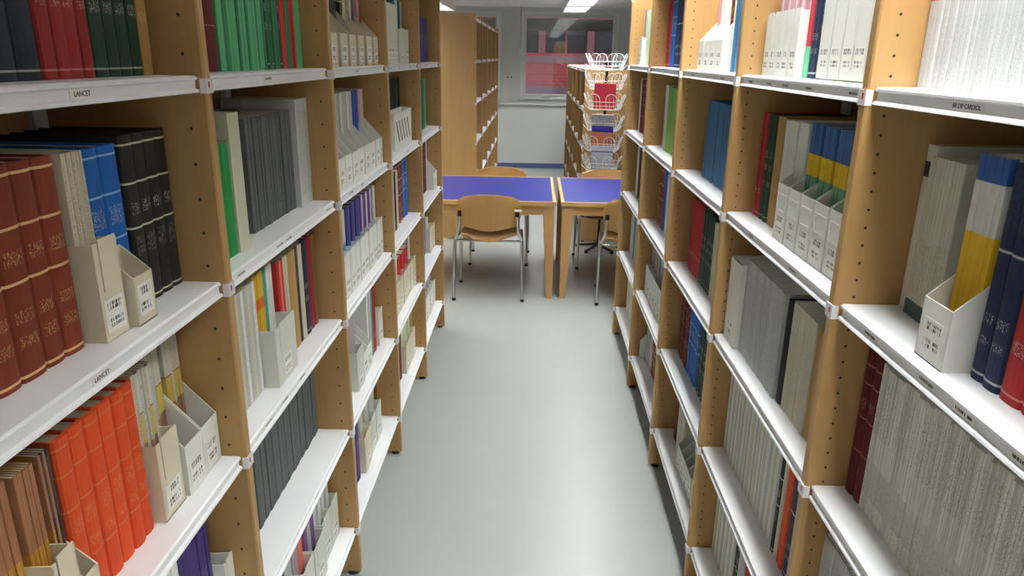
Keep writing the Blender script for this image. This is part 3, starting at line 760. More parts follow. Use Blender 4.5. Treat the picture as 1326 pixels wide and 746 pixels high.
# ---- second bay
a, e = bay_lim('L', 4)
run('L', 4, 1, 'closed', a+.02, yL(515, 34, .06), 6, f_grey, 'closed grey-white library box', sb=.055)
filed('L', 4, 1, 'tall', yL(515.5, 50, .05), yL(530, 50, .05), 2, f_grey, 'grey-white file with teal softcovers', [([V['tealdark'], V['greywhite']], 'dark teal or grey softcover in a file', 2)], sb=.05)
yS0, yS1 = yL(507, 150, .045), min(e-.02, yL(537, 150, .045))
run('L', 4, 2, 'report', a+.02, yL(509, 130)-.01, 7, [V['white'], V['black'], V['cream']], 'white, black or cream softcover', sb=.10, h=.28)
run('L', 4, 2, 'report', yL(509, 125), yL(528, 125), 6, [V['black'], V['black'], V['tealdark']], 'black or teal issue behind striped file', sb=.10, h=.30)
run('L', 4, 2, 'report', yL(528.5, 125), yL(534, 125), 2, [V['black'], V['cream']], 'black or cream issue near the upright', sb=.10, h=.30)
run('L', 4, 3, 'report', a+.02, yL(517, 230), 8, [V['black'], V['cream']], 'black or cream softcover', sb=.06, h=.27)
run('L', 4, 3, 'bound', yL(517, 230), yL(526, 230), 3, V['rust'], 'rust-brown bound volume', sb=.07, h=.29)
run('L', 4, 3, 'bound', yL(526, 230), yL(531.5, 230), 2, V['blue'], 'bright blue bound volume', sb=.07, h=.295)
RD = ([V['red']], 'red issue in cream file', 2, .22); GW = ([V['greywhite'], V['white']], 'grey-white issue in cream file', 2, .285)
filed('L', 4, 4, 'tall', a+.02, yL(545, 345, .045), 10, f_cream, 'cream magazine file', [GW, GW, GW, GW, RD, RD, RD, GW, GW, GW], sb=.045)
y5 = lambda px, sb=0: Y('L', px, 440, .055)
run('L', 4, 5, 'bound', a+.02, y5(522), 7, V['maroon'], 'dark maroon bound volume', sb=.06)
filed('L', 4, 5, 'tall', y5(523, .045), y5(536, .045), 3, f_cream, 'cream file with pale green-edged issues', [([V['cream'], V['palegreen']], 'pale green-edged issue in cream file', 2)], sb=.045)
run('L', 4, 5, 'report', y5(536.2), y5(539), 2, V['kraft'], 'kraft brown softcover', sb=.07, h=.28)
run('L', 4, 5, 'bound', y5(539), min(y5(543), e-.002), 2, V['maroon'], 'maroon bound volume near the upright', sb=.07, h=.28)

# ---- bay nearest the tables
a, e = bay_lim('L', 5)
run('L', 5, 1, 'bound', a+.02, yL(557, 50), 12, V['purple'], 'dark purple bound volume', h=.24)
run('L', 5, 2, 'report', a+.02, yL(552, 130), 9, V['tealdark'], 'dark teal softcover')
run('L', 5, 2, 'report', yL(552, 130), yL(556, 130), 3, [V['green2'], V['lime']], 'green softcover beside teal ones')
run('L', 5, 3, 'bound', a+.02, yL(556, 215), 11, V['maroon'], 'dark brown bound volume', h=.29)
filed('L', 5, 3, 'slant', yL(556, 230, .03)+.01, yL(566, 230, .03), 2, f_white, 'white slanted magazine file', [([V['white_plain']], 'white issue in slanted file', 1, .285), None], sb=.03)
run('L', 5, 4, 'bound', a+.02, yL(556, 290), 10, V['royal'], 'royal blue bound volume', sb=.08, h=.28)
filed('L', 5, 4, 'tall', yL(556, 300, .05)+.01, yL(567, 300, .05), 3, f_cream, 'cream magazine file', [([V['cream']], 'cream issue in cream file', 2, .2), None, None], sb=.05)
filed('L', 5, 5, 'tall', a+.02, min(yL(566, 375, .05), e-.03), 9, f_white, 'white magazine file', [([V['mauvegrey']], 'mauve-grey issue in white file', 2)], sb=.05)

# ---- wire-rack side, fifth bay from the tables (the near one)
a, e = bay_lim('R', 1)
yR = lambda px, py, sb=.072: Y('R', px, py, sb)
run('R', 1, 1, 'journal', .50, yR(1182, 90), 50, V['redtop'], 'white journal with a red top', page=FW, tv=.25, h=.285)
run('R', 1, 2, 'journal', yR(1184, 350, .11), e, 1, V['ivorytag'], 'ivory journal with a dark blue tag', sb=.11, h=.278)
run('R', 1, 2, 'journal', yR(1228, 330, .10), yR(1184, 350, .11), 10, V['ivory'], 'ivory journal with a dark green foot', sb=.10, h=.265)
filed('R', 1, 2, 'gentle', .934, 1.010, 1, f_white, 'white slanted magazine file with yellow magazines', [(V['bywmag'], 'blue, white and yellow magazine in file', 5, .292)], sb=.030, fill=1)
run('R', 1, 2, 'bound', .868, .931, 2, V['indigo'], 'indigo bound volume with pale bands', sb=.064, h=.29)
run('R', 1, 2, 'bound', .66, .866, 5, V['crimson'], 'crimson bound volume', sb=.064, h=.29)
run('R', 1, 3, 'bound', e-.062, e-.002, 2, V['maroon'], 'maroon bound volume beside speckled journals', sb=.070, h=.29)
run('R', 1, 3, 'journal', .55, e-.064, 52, V['dotted'], 'speckled grey-white journal', sb=.072, h=.285, tv=.3, hv=.02, page=FW)
run('R', 1, 4, 'report', .75, e-.002, 9, V['greywhite'], 'thick pale grey softcover', sb=.05, h=.275, d=.23, page=FW)
run('R', 1, 5, 'report', .90, e-.002, 6, V['greywhite'], 'pale grey softcover', sb=.07, h=.27)

# ---- fourth bay
a, e = bay_lim('R', 2)
filed('R', 2, 1, 'tall', yR(1037, 90), e-.02, 5, f_white, 'white magazine file with pink issues', [([V['pink'], V['white_plain']], 'pink or white issue in white file', 3, .27)], sb=.055, fill=.99)
run('R', 2, 1, 'report', yR(1043, 90), yR(1037, 90), 1, V['greenred'], 'green and red softcover', h=.285)
run('R', 2, 1, 'bound', yR(1054, 90), yR(1043, 90), 2, V['indigo'], 'indigo bound volume between white boxes', h=.29)
run('R', 2, 1, 'bound', yR(1060, 90), yR(1054, 90), 1, V['dkgreen'], 'dark green bound volume between white boxes', h=.29)
run('R', 2, 1, 'bound', yR(1064, 90), yR(1060, 90), 1, V['tan'], 'tan bound volume beside white boxes', h=.29)
run('R', 2, 1, 'closed', a+.005, yR(1064, 90), 6, f_white, 'tall closed white library box', sb=.06)
z2 = 270
run('R', 2, 2, 'bound', yR(980, z2), e-.02, 2, V['crimson'], 'dark crimson bound volume')
run('R', 2, 2, 'bound', yR(992, z2), yR(980, z2), 2, V['dkgreen'], 'dark green bound volume')
run('R', 2, 2, 'bound', yR(1002, z2), yR(992, z2), 2, V['tan'], 'tan bound volume')
run('R', 2, 2, 'journal', yR(1018, z2), yR(1002, z2), 7, V['white'], 'white journal beside tan volumes', sb=.075, h=.27, page=FW)
filed('R', 2, 2, 'low', a+.008, yR(1018, z2)-.002, 6, f_white, 'white slanted file with embossed panels', [(V['blueband'], 'blue, yellow and green magazine in file', 4, .275)]*5+[(V['white'], 'white journal in slanted file', 4, .27)], sb=.045, fill=.96)
z3 = 420
run('R', 2, 3, 'closed', yR(955, z3, .04), e-.01, 1, f_white, 'narrow closed white library box', sb=.035)
run('R', 2, 3, 'journal', yR(1013, z3, .05), yR(955, z3, .05), 16, V['greywhite'], 'pale grey journal', sb=.047, h=.265, page=FW)
run('R', 2, 3, 'bound', yR(1021, z3, .05), yR(1013, z3, .05), 1, V['black'], 'black bound volume between pale journals', sb=.055, h=.255)
run('R', 2, 3, 'journal', yR(1058, z3, .055), yR(1021, z3, .05), 9, V['cream'], 'cream journal', sb=.055, h=.26, page=FW)
run('R', 2, 3, 'report', a+.01, yR(1058, z3, .055), 3, V['kraft'], 'kraft softcover against the upright', sb=.06, h=.25)
q4 = lambda px: Y('R', px, 600)
run('R', 2, 4, 'journal', q4(1012), e-.006, 30, [V['greywhite'], V['white'], V['cream'], V['white_plain']], 'off-white journal in a long row', sb=.072, h=.28, page=FW, tv=.35)
run('R', 2, 4, 'bound', q4(1017), q4(1012), 1, V['charcoal'], 'charcoal bound volume', sb=.07, h=.28)
run('R', 2, 4, 'report', q4(1022), q4(1017), 2, V['cream'], 'cream softcover beside orange-red volume', sb=.07, h=.28)
run('R', 2, 4, 'bound', q4(1032), q4(1022), 2, V['orange'], 'orange-red bound volume', sb=.07, h=.28)
run('R', 2, 4, 'bound', a+.004, q4(1032), 5, V['indigo'], 'indigo bound volume', sb=.07, h=.28)
q5 = lambda px: Y('R', px, 735)
run('R', 2, 5, 'journal', q5(949), e-.006, 18, [V['greywhite'], V['cream'], V['white_plain']], 'off-white journal', sb=.072, h=.28, page=FW, tv=.35)
run('R', 2, 5, 'bound', q5(956), q5(949), 2, V['charcoal'], 'charcoal bound volume', sb=.07, h=.28)
run('R', 2, 5, 'report', q5(964), q5(956), 2, V['greywhite'], 'grey softcover beside crimson volumes', sb=.07, h=.28)
run('R', 2, 5, 'bound', a+.01, q5(964), 8, V['crimson'], 'crimson bound volume', sb=.07, h=.28)

# ---- third bay
a, e = bay_lim('R', 3)
yR = lambda px, py, sb=0: Y('R', px, py, .055)
filed('R', 3, 1, 'slant', yR(939, 60, .045), yR(908, 60, .045), 4, f_white, 'white slanted magazine file', [([V['paleyellow']], 'pale yellow-green issue in slanted file', 2, .29), ([V['paleyellow'], V['maroon']], 'yellow-green or dark red issue in slanted file', 2, .29), ([V['white_plain']], 'white issue in slanted file', 2, .29), ([V['white_plain'], V['pink']], 'white or pink issue in slanted file', 2, .29)], sb=.045)
run('R', 3, 1, 'bound', a+.02, yR(940.5, 60), 8, V['steelblue'], 'steel blue bound volume', sb=.07, h=.29)
run('R', 3, 2, 'bound', a+.02, yR(906, 160), 14, V['steelblue'], 'steel blue bound volume', sb=.075, h=.27)
run('R', 3, 3, 'bound', yR(900, 325), yR(884, 325), 6, V['crimson'], 'crimson bound volume with pale lettering', sb=.072, h=.275)
run('R', 3, 3, 'bound', yR(916.7, 325), yR(900, 325), 5, V['dkgreen'], 'dark green bound volume', sb=.072, h=.275)
run('R', 3, 3, 'report', a+.02, yR(916.7, 325), 7, V['cream'], 'cream softcover beside green volumes', sb=.07, h=.26)
run('R', 3, 4, 'bound', yR(886, 425), yR(873, 425), 4, V['maroon'], 'maroon bound volume', sb=.072, h=.28)
run('R', 3, 4, 'bound', yR(900, 425), yR(886, 425), 4, V['blue'], 'bright blue bound volume', sb=.072, h=.28)
run('R', 3, 4, 'bound', a+.02, yR(900, 425), 9, V['dkgreen'], 'dark green bound volume', sb=.072, h=.28)
run('R', 3, 5, 'bound', yR(872.7, 540), yR(865, 540), 2, V['maroon'], 'maroon bound volume', sb=.08, h=.28)
run('R', 3, 5, 'report', yR(882, 540)+.0, yR(873, 540), 3, [V['cream'], V['greywhite']], 'cream or grey softcover', sb=.07, h=.28)
filed('R', 3, 5, 'slant', a+.02, yR(882, 540)-.01, 7, f_grey, 'grey-white slanted magazine file', [([V['mauvegrey']], 'mauve-grey issue in slanted file', 2)], sb=.05)

# ---- second bay
a, e = bay_lim('R', 4)
run('R', 4, 1, 'bound', yR(864, 50), yR(858, 50), 2, V['crimson'], 'crimson bound volume', sb=.07, h=.29)
run('R', 4, 1, 'bound', yR(869, 50), yR(864, 50), 2, V['blue'], 'bright blue bound volume', sb=.07, h=.29)
run('R', 4, 1, 'bound', a+.02, yR(869, 50), 9, V['indigo'], 'indigo bound volume', sb=.07, h=.29)
run('R', 4, 2, 'report', yR(859, 150), yR(855, 150), 2, V['white_plain'], 'white softcover', sb=.07, h=.29)
run('R', 4, 2, 'report', a+.02, yR(859, 150), 14, V['lime'], 'lime green softcover', sb=.07, h=.285)
run('R', 4, 3, 'bound', yR(853, 240), yR(848, 240), 2, V['rust'], 'rust-brown bound volume', sb=.075, h=.28)
run('R', 4, 3, 'bound', yR(861, 240), yR(853, 240), 3, V['royal'], 'royal blue bound volume', sb=.075, h=.28)
run('R', 4, 3, 'report', a+.02, yR(861, 240), 8, V['white_plain'], 'white softcover', sb=.065, h=.28)
filed('R', 4, 4, 'tall', a+.02, min(yR(834, 335, .05), e-.02), 9, f_white, 'white magazine file', [([V['greywhite'], V['mauvegrey']], 'grey issue in white file', 2)], sb=.05)
run('R', 4, 5, 'slant', yR(831, 430, .05), min(yR(823, 430, .05), e-.02), 2, f_white, 'white slanted magazine file', sb=.05)
run('R', 4, 5, 'report', yR(839, 430), yR(831, 430)-.01, 3, [V['greywhite'], V['mauvegrey']], 'grey softcover', sb=.08, h=.28)
run('R', 4, 5, 'bound', a+.02, yR(839, 430), 9, V['rust'], 'rust-brown bound volume', sb=.08, h=.28)

# ---- bay nearest the tables
a, e = bay_lim('R', 5)
filed('R', 5, 1, 'tall', yR(832, 60, .05), min(yR(825, 60, .05), e-.02), 2, f_white, 'white magazine file', [([V['white_plain'], V['royal']], 'white or blue issue in white file', 2, .29)], sb=.05)
run('R', 5, 1, 'report', a+.02, yR(832.5, 60), 12, V['palegreen'], 'pale green softcover', sb=.07, h=.285)
run('R', 5, 2, 'report', yR(825, 150), min(e-.05, yR(818, 150)), 4, V['white_plain'], 'white softcover', sb=.07, h=.30)
run('R', 5, 2, 'bound', a+.02, yR(825, 150), 11, V['maroon'], 'maroon bound volume', sb=.07, h=.29)
run('R', 5, 3, 'report', yR(822.6, 225), yR(820, 225), 1, V['white_plain'], 'thin white softcover', sb=.07, h=.30)
run('R', 5, 3, 'report', a+.02, yR(822.6, 225), 10, V['black'], 'black softcover', sb=.07, h=.30)
run('R', 5, 4, 'report', yR(815, 300), min(yR(808, 300), e-.04), 4, [V['greywhite'], V['black'], V['cream']], 'grey, black or cream softcover', sb=.07, h=.28)
run('R', 5, 4, 'report', a+.02, yR(815, 300), 10, [V['green2'], V['greywhite']], 'green or grey softcover', sb=.07, h=.28)
run('R', 5, 5, 'report', a+.02, min(yR(806, 385), e-.04), 12, V['cream'], 'cream softcover', sb=.07, h=.28)

# low-fronted file that stands in front of the bright blue volumes
def front_file(label, side, y0, y1, x_front, z, h_back, h_front, dep, mat, lbl=True):
    S = SIDES[side]; o = empty('magazine_file', label, 'magazine file', (x_front, (y0+y1)/2, z), S['rz'])
    w = y1-y0; b = MB(); t = .0022
    side_p = [(-dep, 0), (0, 0), (0, h_front), (-dep, h_back)]
    for s in (-1, 1): b.prism(side_p, 1, s*w/2, s*(w/2-t))
    b.box((-t, -w/2+t*.5, 0), (0, w/2-t*.5, h_front)); b.box((-dep, -w/2+t*.5, 0), (-dep+t, w/2-t*.5, h_back)); b.box((-dep, -w/2+t*.5, 0), (0, w/2-t*.5, t))
    link('body', b.mesh('body', mat), o)
    if lbl: link('label', label_mesh(w*.75, .05), o, (0, 0, .014))
    return o
front_file('low-fronted cream magazine file before bright blue volumes, fourth shelf up', 'L', 1.032, 1.088, -.605, SHELF_Z[2]+.0003, .118, .078, .046, f_cream)
o = front_file('white file with black diagonal stripes, fourth shelf up, tall-cabinet side', 'L', yS0, yS1, -.612, SHELF_Z[2]+.0003, .165, .16, .05, f_white, False)
for k in range(5):
    b = MB(); w = yS1-yS0; y = -w*.42+k*w*.155
    b.prism([(y, .125), (y+.018, .125), (y+.018+.07, .03), (y+.07, .03)], 0, -.0001, .0008); link('stripe', b.mesh('stripe', m_black), o)

# ------------------------------------------------------------------ tables
TZ = 0.727
def table(label, x0, x1, y0, y1):
    o = empty('reading_table', label, 'table', ((x0+x1)/2, (y0+y1)/2, 0))
    w, d = (x1-x0)/2, (y1-y0)/2; e = .022
    b = MB(); b.box((-w+e, -d+e, TZ-.026), (w-e, d-e, TZ)); link('blue_top', b.mesh('blue_top', m_blue), o)
    b = MB()
    for (a0, a1, c0, c1) in ((-w, w, -d, -d+e), (-w, w, d-e, d), (-w, -w+e, -d+e, d-e), (w-e, w, -d+e, d-e)):
        b.box((a0, c0, TZ-.030), (a1, c1, TZ+.0008))
    link('edge_lipping', b.mesh('edge_lipping', m_twood), o)
    b = MB(); k = .03
    for (a0, a1, c0, c1) in ((-w+.06, w-.06, -d+k, -d+k+.02), (-w+.06, w-.06, d-k-.02, d-k), (-w+k, -w+k+.02, -d+.06, d-.06), (w-k-.02, w-k, -d+.06, d-.06)):
        b.box((a0, c0, TZ-.10), (a1, c1, TZ-.0262))
    link('apron', b.mesh('apron', m_twood), o)
    for sx in (-1, 1):
        for sy in (-1, 1):
            cx, cy = sx*(w-.048), sy*(d-.048); b = MB(); a, c = .040, .022
            ox, oy = sx*(a-c), sy*(a-c)
            vs = [(cx-a, cy-a, TZ-.0262), (cx+a, cy-a, TZ-.0262), (cx+a, cy+a, TZ-.0262), (cx-a, cy+a, TZ-.0262)]
            lo = [(cx+ox-c, cy+oy-c, 0), (cx+ox+c, cy+oy-c, 0), (cx+ox+c, cy+oy+c, 0), (cx+ox-c, cy+oy+c, 0)]
            mid = [(p[0], p[1], TZ-.10) for p in vs]
            b.add(vs+mid+lo, [(0, 1, 2, 3)]+[(i, (i+1) % 4, 4+(i+1) % 4, 4+i) for i in range(4)]+[(4+i, 4+(i+1) % 4, 8+(i+1) % 4, 8+i) for i in range(4)]+[(8, 9, 10, 11)])
            link('leg', b.mesh('leg', m_tleg), o)
yn, yf = 5.14, 6.27
xg0, xg1 = atz(720, 262, TZ).x, atz(727, 262, TZ).x
table('wide blue-topped wooden table in front of the tall cabinet', xg0-1.55, xg0, yn, yf)
table('blue-topped wooden table in front of the wire rack', xg1, xg1+1.55, yn, yf)

# ------------------------------------------------------------------ chairs
def sheet(pts, thick, mat, name):
    """curved plywood: grid of points [row][col], given thickness along the local normal"""
    R, Cn = len(pts), len(pts[0]); b = MB(); P = [[Vector(p) for p in r] for r in pts]
    def nrm(i, j):
        a = P[min(i+1, R-1)][j]-P[max(i-1, 0)][j]; c = P[i][min(j+1, Cn-1)]-P[i][max(j-1, 0)]
        return a.cross(c).normalized()
    top = [P[i][j]+nrm(i, j)*thick/2 for i in range(R) for j in range(Cn)]
    bot = [P[i][j]-nrm(i, j)*thick/2 for i in range(R) for j in range(Cn)]
    N = R*Cn; fs = []
    for i in range(R-1):
        for j in range(Cn-1):
            q = (i*Cn+j, i*Cn+j+1, (i+1)*Cn+j+1, (i+1)*Cn+j); fs.append(q); fs.append(tuple(N+k for k in q[::-1]))
    ring = [j for j in range(Cn)]+[i*Cn+Cn-1 for i in range(1, R)]+[(R-1)*Cn+j for j in range(Cn-2, -1, -1)]+[i*Cn for i in range(R-2, 0, -1)]
    for k in range(len(ring)):
        p, q = ring[k], ring[(k+1) % len(ring)]; fs.append((p, q, N+q, N+p))
    b.add(top+bot, fs)
    return b.mesh(name, mat, smooth=True)
def chair_meshes():
    m = {}
    # local: sitter looks along +y, backrest at -y; origin on the floor below the seat centre
    rows = []
    for i in range(9):
        v = i/8; z = .525+.262*v
        if v < .5: hw = .205+.03*(v/.5)
        else:
            u = (v-.5)/.5; hw = .235 - .075*u**3.2
        r = []
        for j in range(11):
            s = -1+2*j/10; x = s*hw
            zb = z
            if i == 0: zb = z+.028*abs(s)**1.6-.012*(1-abs(s))
            if i == 8: zb = z-.020*abs(s)**3
            r.append((x, -.205-.045*v+.035*s*s*-1*-1*.9*(1 if True else 0), zb))
        rows.append(r)
    m['backrest'] = sheet(rows, .011, m_ply, 'backrest')
    rows = []
    for i in range(9):
        v = i/8; y = -.215+.43*v
        hw = .205 if v > .12 else .205-.05*(1-v/.12)
        r = []
        for j in range(9):
            s = -1+2*j/8
            z = .452+.012*v+.010*s*s-.022*max(0, (v-.8)/.2)**2+.012*(1-v)*s*s+ (.020*max(0, (.25-v)/.25)*s*s)-.012*max(0, (.25-v)/.25)*(1-s*s)
            r.append((s*hw*(1-.10*max(0, (v-.85)/.15)**2), y, z))
        rows.append(r)
    m['seat'] = sheet(rows, .011, m_ply, 'seat')
    for s, nm in ((-1, 'l'), (1, 'r')):
        b = MB(); b.tube([(s*.243, -.205, .452), (s*.246, -.222, .30), (s*.252, -.255, .012)], 0.0128, 10); m['leg_rear_'+nm] = b.mesh('leg', m_chrome, True)
        b = MB(); b.tube([(s*.232, .13, .440), (s*.236, .15, .30), (s*.243, .195, .012)], .0128, 10); m['leg_front_'+nm] = b.mesh('leg', m_chrome, True)
        b = MB(); b.tube([(s*.232, .165, .440), (s*.237, -.05, .443), (s*.241, -.20, .445), (s*.238, -.222, .465), (s*.216, -.228, .52), (s*.207, -.234, .640)], .0125, 10)
        m['back_post_'+nm] = b.mesh('back_post', m_chrome, True)
        b = MB(); b.cyl((s*.207, -.234, .632), (s*.2065, -.236, .668), .0155, .014, 12); m['cap_'+nm] = b.mesh('post_cap', m_black, True)
        b = MB(); b.cyl((s*.252, -.255, 0), (s*.252, -.2535, .02), .0148, n=12); m['tip_r_'+nm] = b.mesh('leg_tip', m_black)
        b = MB(); b.cyl((s*.243, .195, 0), (s*.243, .194, .02), .0148, n=12); m['tip_f_'+nm] = b.mesh('leg_tip', m_black)
    b = MB(); b.tube([(-.241, -.19, .440), (0, -.185, .438), (.241, -.19, .440)], .009, 8); m['crossbar'] = b.mesh('crossbar', m_chrome, True)
    b = MB(); b.tube([(-.232, .13, .440), (0, .13, .440), (.232, .13, .440)], .009, 8); m['crossbar2'] = b.mesh('crossbar', m_chrome, True)
    b = MB(); b.box((.185, -.262, .672), (.238, -.250, .686)); m['sticker'] = b.mesh('sticker', m_lblpaper)
    return m
CHM = chair_meshes()
def chair(label, x, y, rz, sticker=False):
    o = empty('plywood_chair', label, 'chair', (x, y, 0), rz)
    link('seat', CHM['seat'], o); link('backrest', CHM['backrest'], o); link('crossbar', CHM['crossbar'], o); link('crossbar', CHM['crossbar2'], o)
    for s in ('l', 'r'):
        for k in ('rear', 'front'):
            lg = link('leg', CHM['leg_%s_%s' % (k, s)], o); link('leg_tip', CHM['tip_%s_%s' % (k[0], s)], lg)
        bp = link('back_post', CHM['back_post_'+s], o); link('post_cap', CHM['cap_'+s], bp)
    if sticker: link('sticker', CHM['sticker'], o)
chair('plywood chair with a paper sticker, back to the bookshelves, at the wide table', -.316, 5.30, 0.0, True)
chair('plywood chair half hidden by wire-rack side shelving, at the second table', .745, 5.25, math.radians(-3))
chair('plywood chair on the tall-cabinet side of the wide table, facing the aisle', -.29, 6.20, math.pi)
chair('plywood chair in front of the wire rack, facing the aisle', .63, 6.14, math.pi)

# ------------------------------------------------------------------ far shelving
YF = 6.92
b = None
def far_case(name, label, xface, s, rz, ztop, zs, n, dep, side):
    root = empty(name, label, 'bookcase', (xface, YF, 0), rz)
    sg = 1 if s < 0 else -1
    b = MB(); b.box((-dep, -.0125, .012), (0, .0125, ztop)); me0 = b.mesh('end_panel', m_panel)
    meu = upright_mesh('upright', m_upL if s < 0 else m_upR, ztop-.0, DEP)
    for k in range(n+1):
        y = k*MOD*sg
        u = link('end_panel' if k == 0 else 'upright', me0 if k == 0 else meu, root, (0, y, 0))
        for z in zs:
            link('shelf_clip', me_clip if s < 0 else me_clipR, u, (0, 0, z-.018))
        link('foot', me_foot, u, (-.04, 0, 0)); link('foot', me_foot, u, (-dep+.04 if k == 0 else -DEP+.04, 0, 0))
    b = MB(); b.box((-DEP-.006, min(0, n*MOD*sg), .1), (-DEP+.002, max(0, n*MOD*sg), ztop-.02)); link('back_panel', b.mesh('back_panel', m_back), root)
    mes = shelf_mesh(MOD-UT-.006)
    for k in range(n):
        for z in zs: link('shelf', mes, root, (-.011, (k+.5)*MOD*sg, z))
    return root
far_case('tall_shelving', 'tall wooden shelving with a plain end panel behind the wide table', -.547, -1, 0.0, 2.085, list(SHELF_Z.values()), 5, .60, 'L')
xr = aty(757, 120, YF).x
far_case('low_shelving', 'lower wooden shelving behind the wire rack by the window', xr, 1, math.pi, 1.62, [1.615, 1.25, .90, .55, .192], 5, .60, 'R')
# a few volumes on the tall far shelving
SIDES['F'] = dict(x=-.547, y1=YF, s=-1, rz=0.0)
def far_books(sh, y0, y1, n, mat, desc, h=.27, sb=.05):
    lab = '%s, %s of the tall far shelving' % (desc, SH_TXT[sh]); y = y0; T = (y1-y0)/n
    for i in range(n):
        me, _ = book_meshes('journal', T-.001, h, .2, mat, m_page_w, True)
        tag(link('softcover_book', me, None, (-.547-sb, y+T*(i+.5), SHELF_Z[sh]+.0003)), lab, 'book', lab if n > 1 else None)
far_books(1, 7.75, 7.95, 4, V['white_plain'], 'white softcover standing alone', .17)
far_books(1, 8.60, 8.80, 4, V['cream'], 'cream softcover', .17)
far_books(2, 7.80, 7.93, 3, V['cream'], 'cream softcover', .24)
far_books(4, 8.62, 8.90, 6, V['white_plain'], 'white softcover', .29)
far_books(3, 10.3, 10.5, 4, V['maroon'], 'dark softcover', .27)
far_books(4, 10.3, 10.5, 4, V['white_plain'], 'white softcover near the window wall', .29)

# ------------------------------------------------------------------ wire display rack
YR = 6.64
ctr = aty(783, 150, YR); RX = ctr.x
rk = empty('wire_display_rack', 'white wire brochure carousel with black pole in front of low shelving', 'display rack', (RX, YR, 0))
b = MB(); b.cyl((0, 0, .03), (0, 0, aty(783, 80, YR).z), .013, n=12); link('pole', b.mesh('pole', m_black, True), rk)
b = MB()
for k in range(5):
    an = k*2*math.pi/5+.3; b.cyl((0, 0, .05), (.2*math.cos(an), .2*math.sin(an), .02), .014, .011, 8)
    b.cyl((.2*math.cos(an), .2*math.sin(an), 0), (.2*math.cos(an), .2*math.sin(an), .03), .018, n=10)
link('base', b.mesh('base', m_black), rk)
tiers = [aty(783, y, YR).z for y in (90, 115, 141, 168, 194, 219)]
def pocket_mesh():
    # local: pocket opens upwards and outwards along +x; back loops lean out, front rail keeps the paper in
    b = MB(); r = .0026; lean = .055
    def P(x, y, z): return (x, y, z)
    for yc in (-.075, .075):
        pts = [(.115, yc-.048, 0)]
        for k in range(11):
            a = math.pi*k/10; pts.append((.115+lean*(.085+.048*math.sin(a))/.12, yc-.048*math.cos(a), .085+.048*math.sin(a)))
        pts.append((.115, yc+.048, 0)); b.tube(pts, r, 6)
        for dy in (-.017, .017):
            b.tube([(.115, yc+dy, 0), (.115+lean*.98, yc+dy, .118)], r*.6, 5)
    for z, dx in ((0, 0), (.03, lean*.25), (.066, lean*.55)):
        b.tube([(.115+dx, -.125, z), (.115+dx, .125, z)], r, 6)
    b.tube([(.04, -.125, -.004), (.115, -.125, 0), (.172, -.125, .05)], r, 6); b.tube([(.04, .125, -.004), (.115, .125, 0), (.172, .125, .05)], r, 6)
    for y in (-.1, -.05, 0, .05, .1): b.tube([(.03, y, .0), (.115, y, 0)], r*.8, 5)
    b.tube([(.03, -.125, 0), (.03, .125, 0)], r, 6)
    return b.mesh('wire_pocket', m_wire, True)
me_pk = pocket_mesh()
for z in tiers:
    b = MB(); ring = [(.03*math.cos(2*math.pi*k/16), .03*math.sin(2*math.pi*k/16), 0) for k in range(16)]
    b.tube(ring, .003, 6, closed=True); b.cyl((0, 0, -.012), (0, 0, .012), .018, n=12)
    t_ = link('tier_collar', b.mesh('tier_collar', m_wire), rk, (0, 0, z))
    for k in range(4):
        link('wire_pocket', me_pk, rk, (0, 0, z), math.radians(-90+90*k-14))
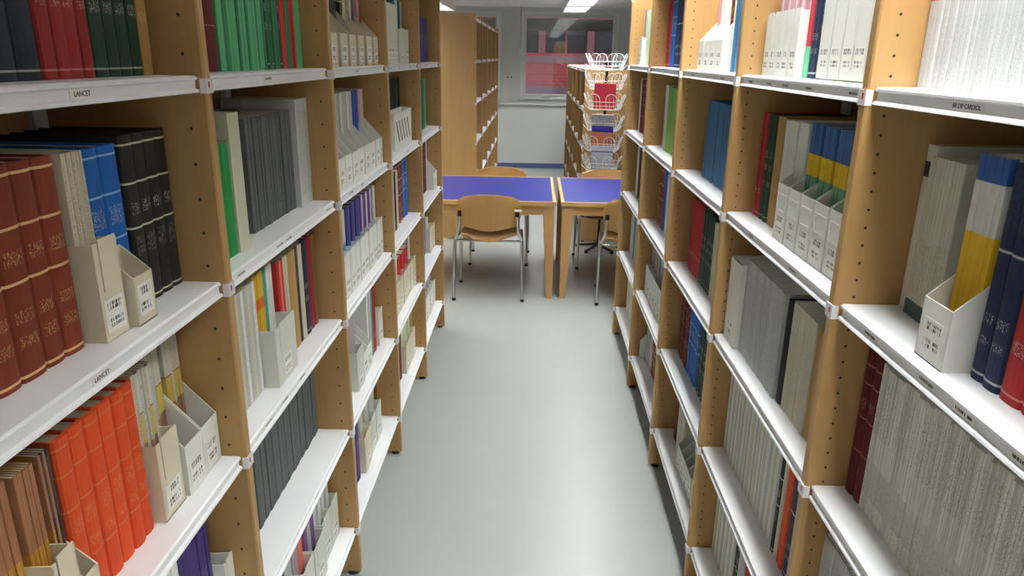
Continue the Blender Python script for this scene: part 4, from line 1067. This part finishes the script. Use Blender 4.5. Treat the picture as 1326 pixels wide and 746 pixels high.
def leaflet(name, label, px, tier, py0, w, thick, mats, tilt, rad=.10, curl=0.0, cat='magazine', skew=0.0):
    an = math.radians(-104); out = Vector((math.cos(an), math.sin(an), 0)); tan = Vector((-out.y, out.x, 0))
    z0 = tiers[tier]+.006; z1 = aty(px, py0, YR-.12).z; h = (z1-z0)/math.cos(tilt)
    c = Vector((RX, YR, z0))+out*rad; q = aty(px, py0+15, c.y); c = c+tan*max(-.008, min(.008, (q.x-c.x)/tan.x))
    R, Cn = 9, 5; pts = []
    for i in range(R):
        v = i/(R-1); r = []
        zc = h*v; yc = 0.0
        if curl and v > .7:
            u = (v-.7)/.3; yc = -curl*u*u; zc = h*(.7+.3*u*(1-.35*u))
        for j in range(Cn):
            s = -1+2*j/(Cn-1); r.append((s*w/2+skew*zc, yc, zc))
        pts.append(r)
    o = tag(link(name, sheet(pts, thick, mats, name), None, (c.x, c.y+.0, c.z)), label, cat)
    o.rotation_euler = (tilt, 0, math.radians(-14))
    return o
t = NT('printed_leaflet'); g = t.coord('Generated'); sp = t.node('ShaderNodeSeparateXYZ'); t.lk(g, sp.inputs[0])
nn = t.noise(t.mapping(t.coord('Object'), (60, 60, 220)), 1.0, 1.0)
mm = t.math('MULTIPLY', t.math('GREATER_THAN', nn, .52), t.math('LESS_THAN', sp.outputs['Z'], .66))
mm2 = t.math('LESS_THAN', t.math('ABSOLUTE', t.math('SUBTRACT', sp.outputs['Z'], .76)), .03)
t.lk(t.mix(mm2, t.mix(t.math('MULTIPLY', mm, .6), C(206, 210, 214), C(150, 156, 166)), C(120, 124, 130)), t.b.inputs['Base Color']); m_news = t.m
leaflet('booklet', 'red booklet leaning in the wire rack', 783, 2, 108, .19, .006, plain('red_booklet', (224, 58, 64), .4), .30, skew=.06)
leaflet('brochure', 'cream brochure curling over in the wire rack', 787, 3, 143, .19, .003, plain('cream_brochure', (226, 220, 190), .5), .30, curl=.05, cat='brochure')
leaflet('brochure', 'blue brochure in the wire rack under the cream one', 784, 4, 163, .19, .004, plain('blue_brochure', (58, 58, 150), .4), .28, rad=.085, cat='brochure')
leaflet('brochure', 'orange brochure in the wire rack under the blue one', 783, 4, 171, .19, .005, plain('orange_brochure', (206, 120, 70), .4), .33, rad=.102, cat='brochure')
leaflet('newspaper', 'white printed newspaper in a lower pocket of wire rack', 782, 5, 188, .19, .004, m_news, .30, cat='newspaper', skew=.05)
print('COUNTS', COUNT)
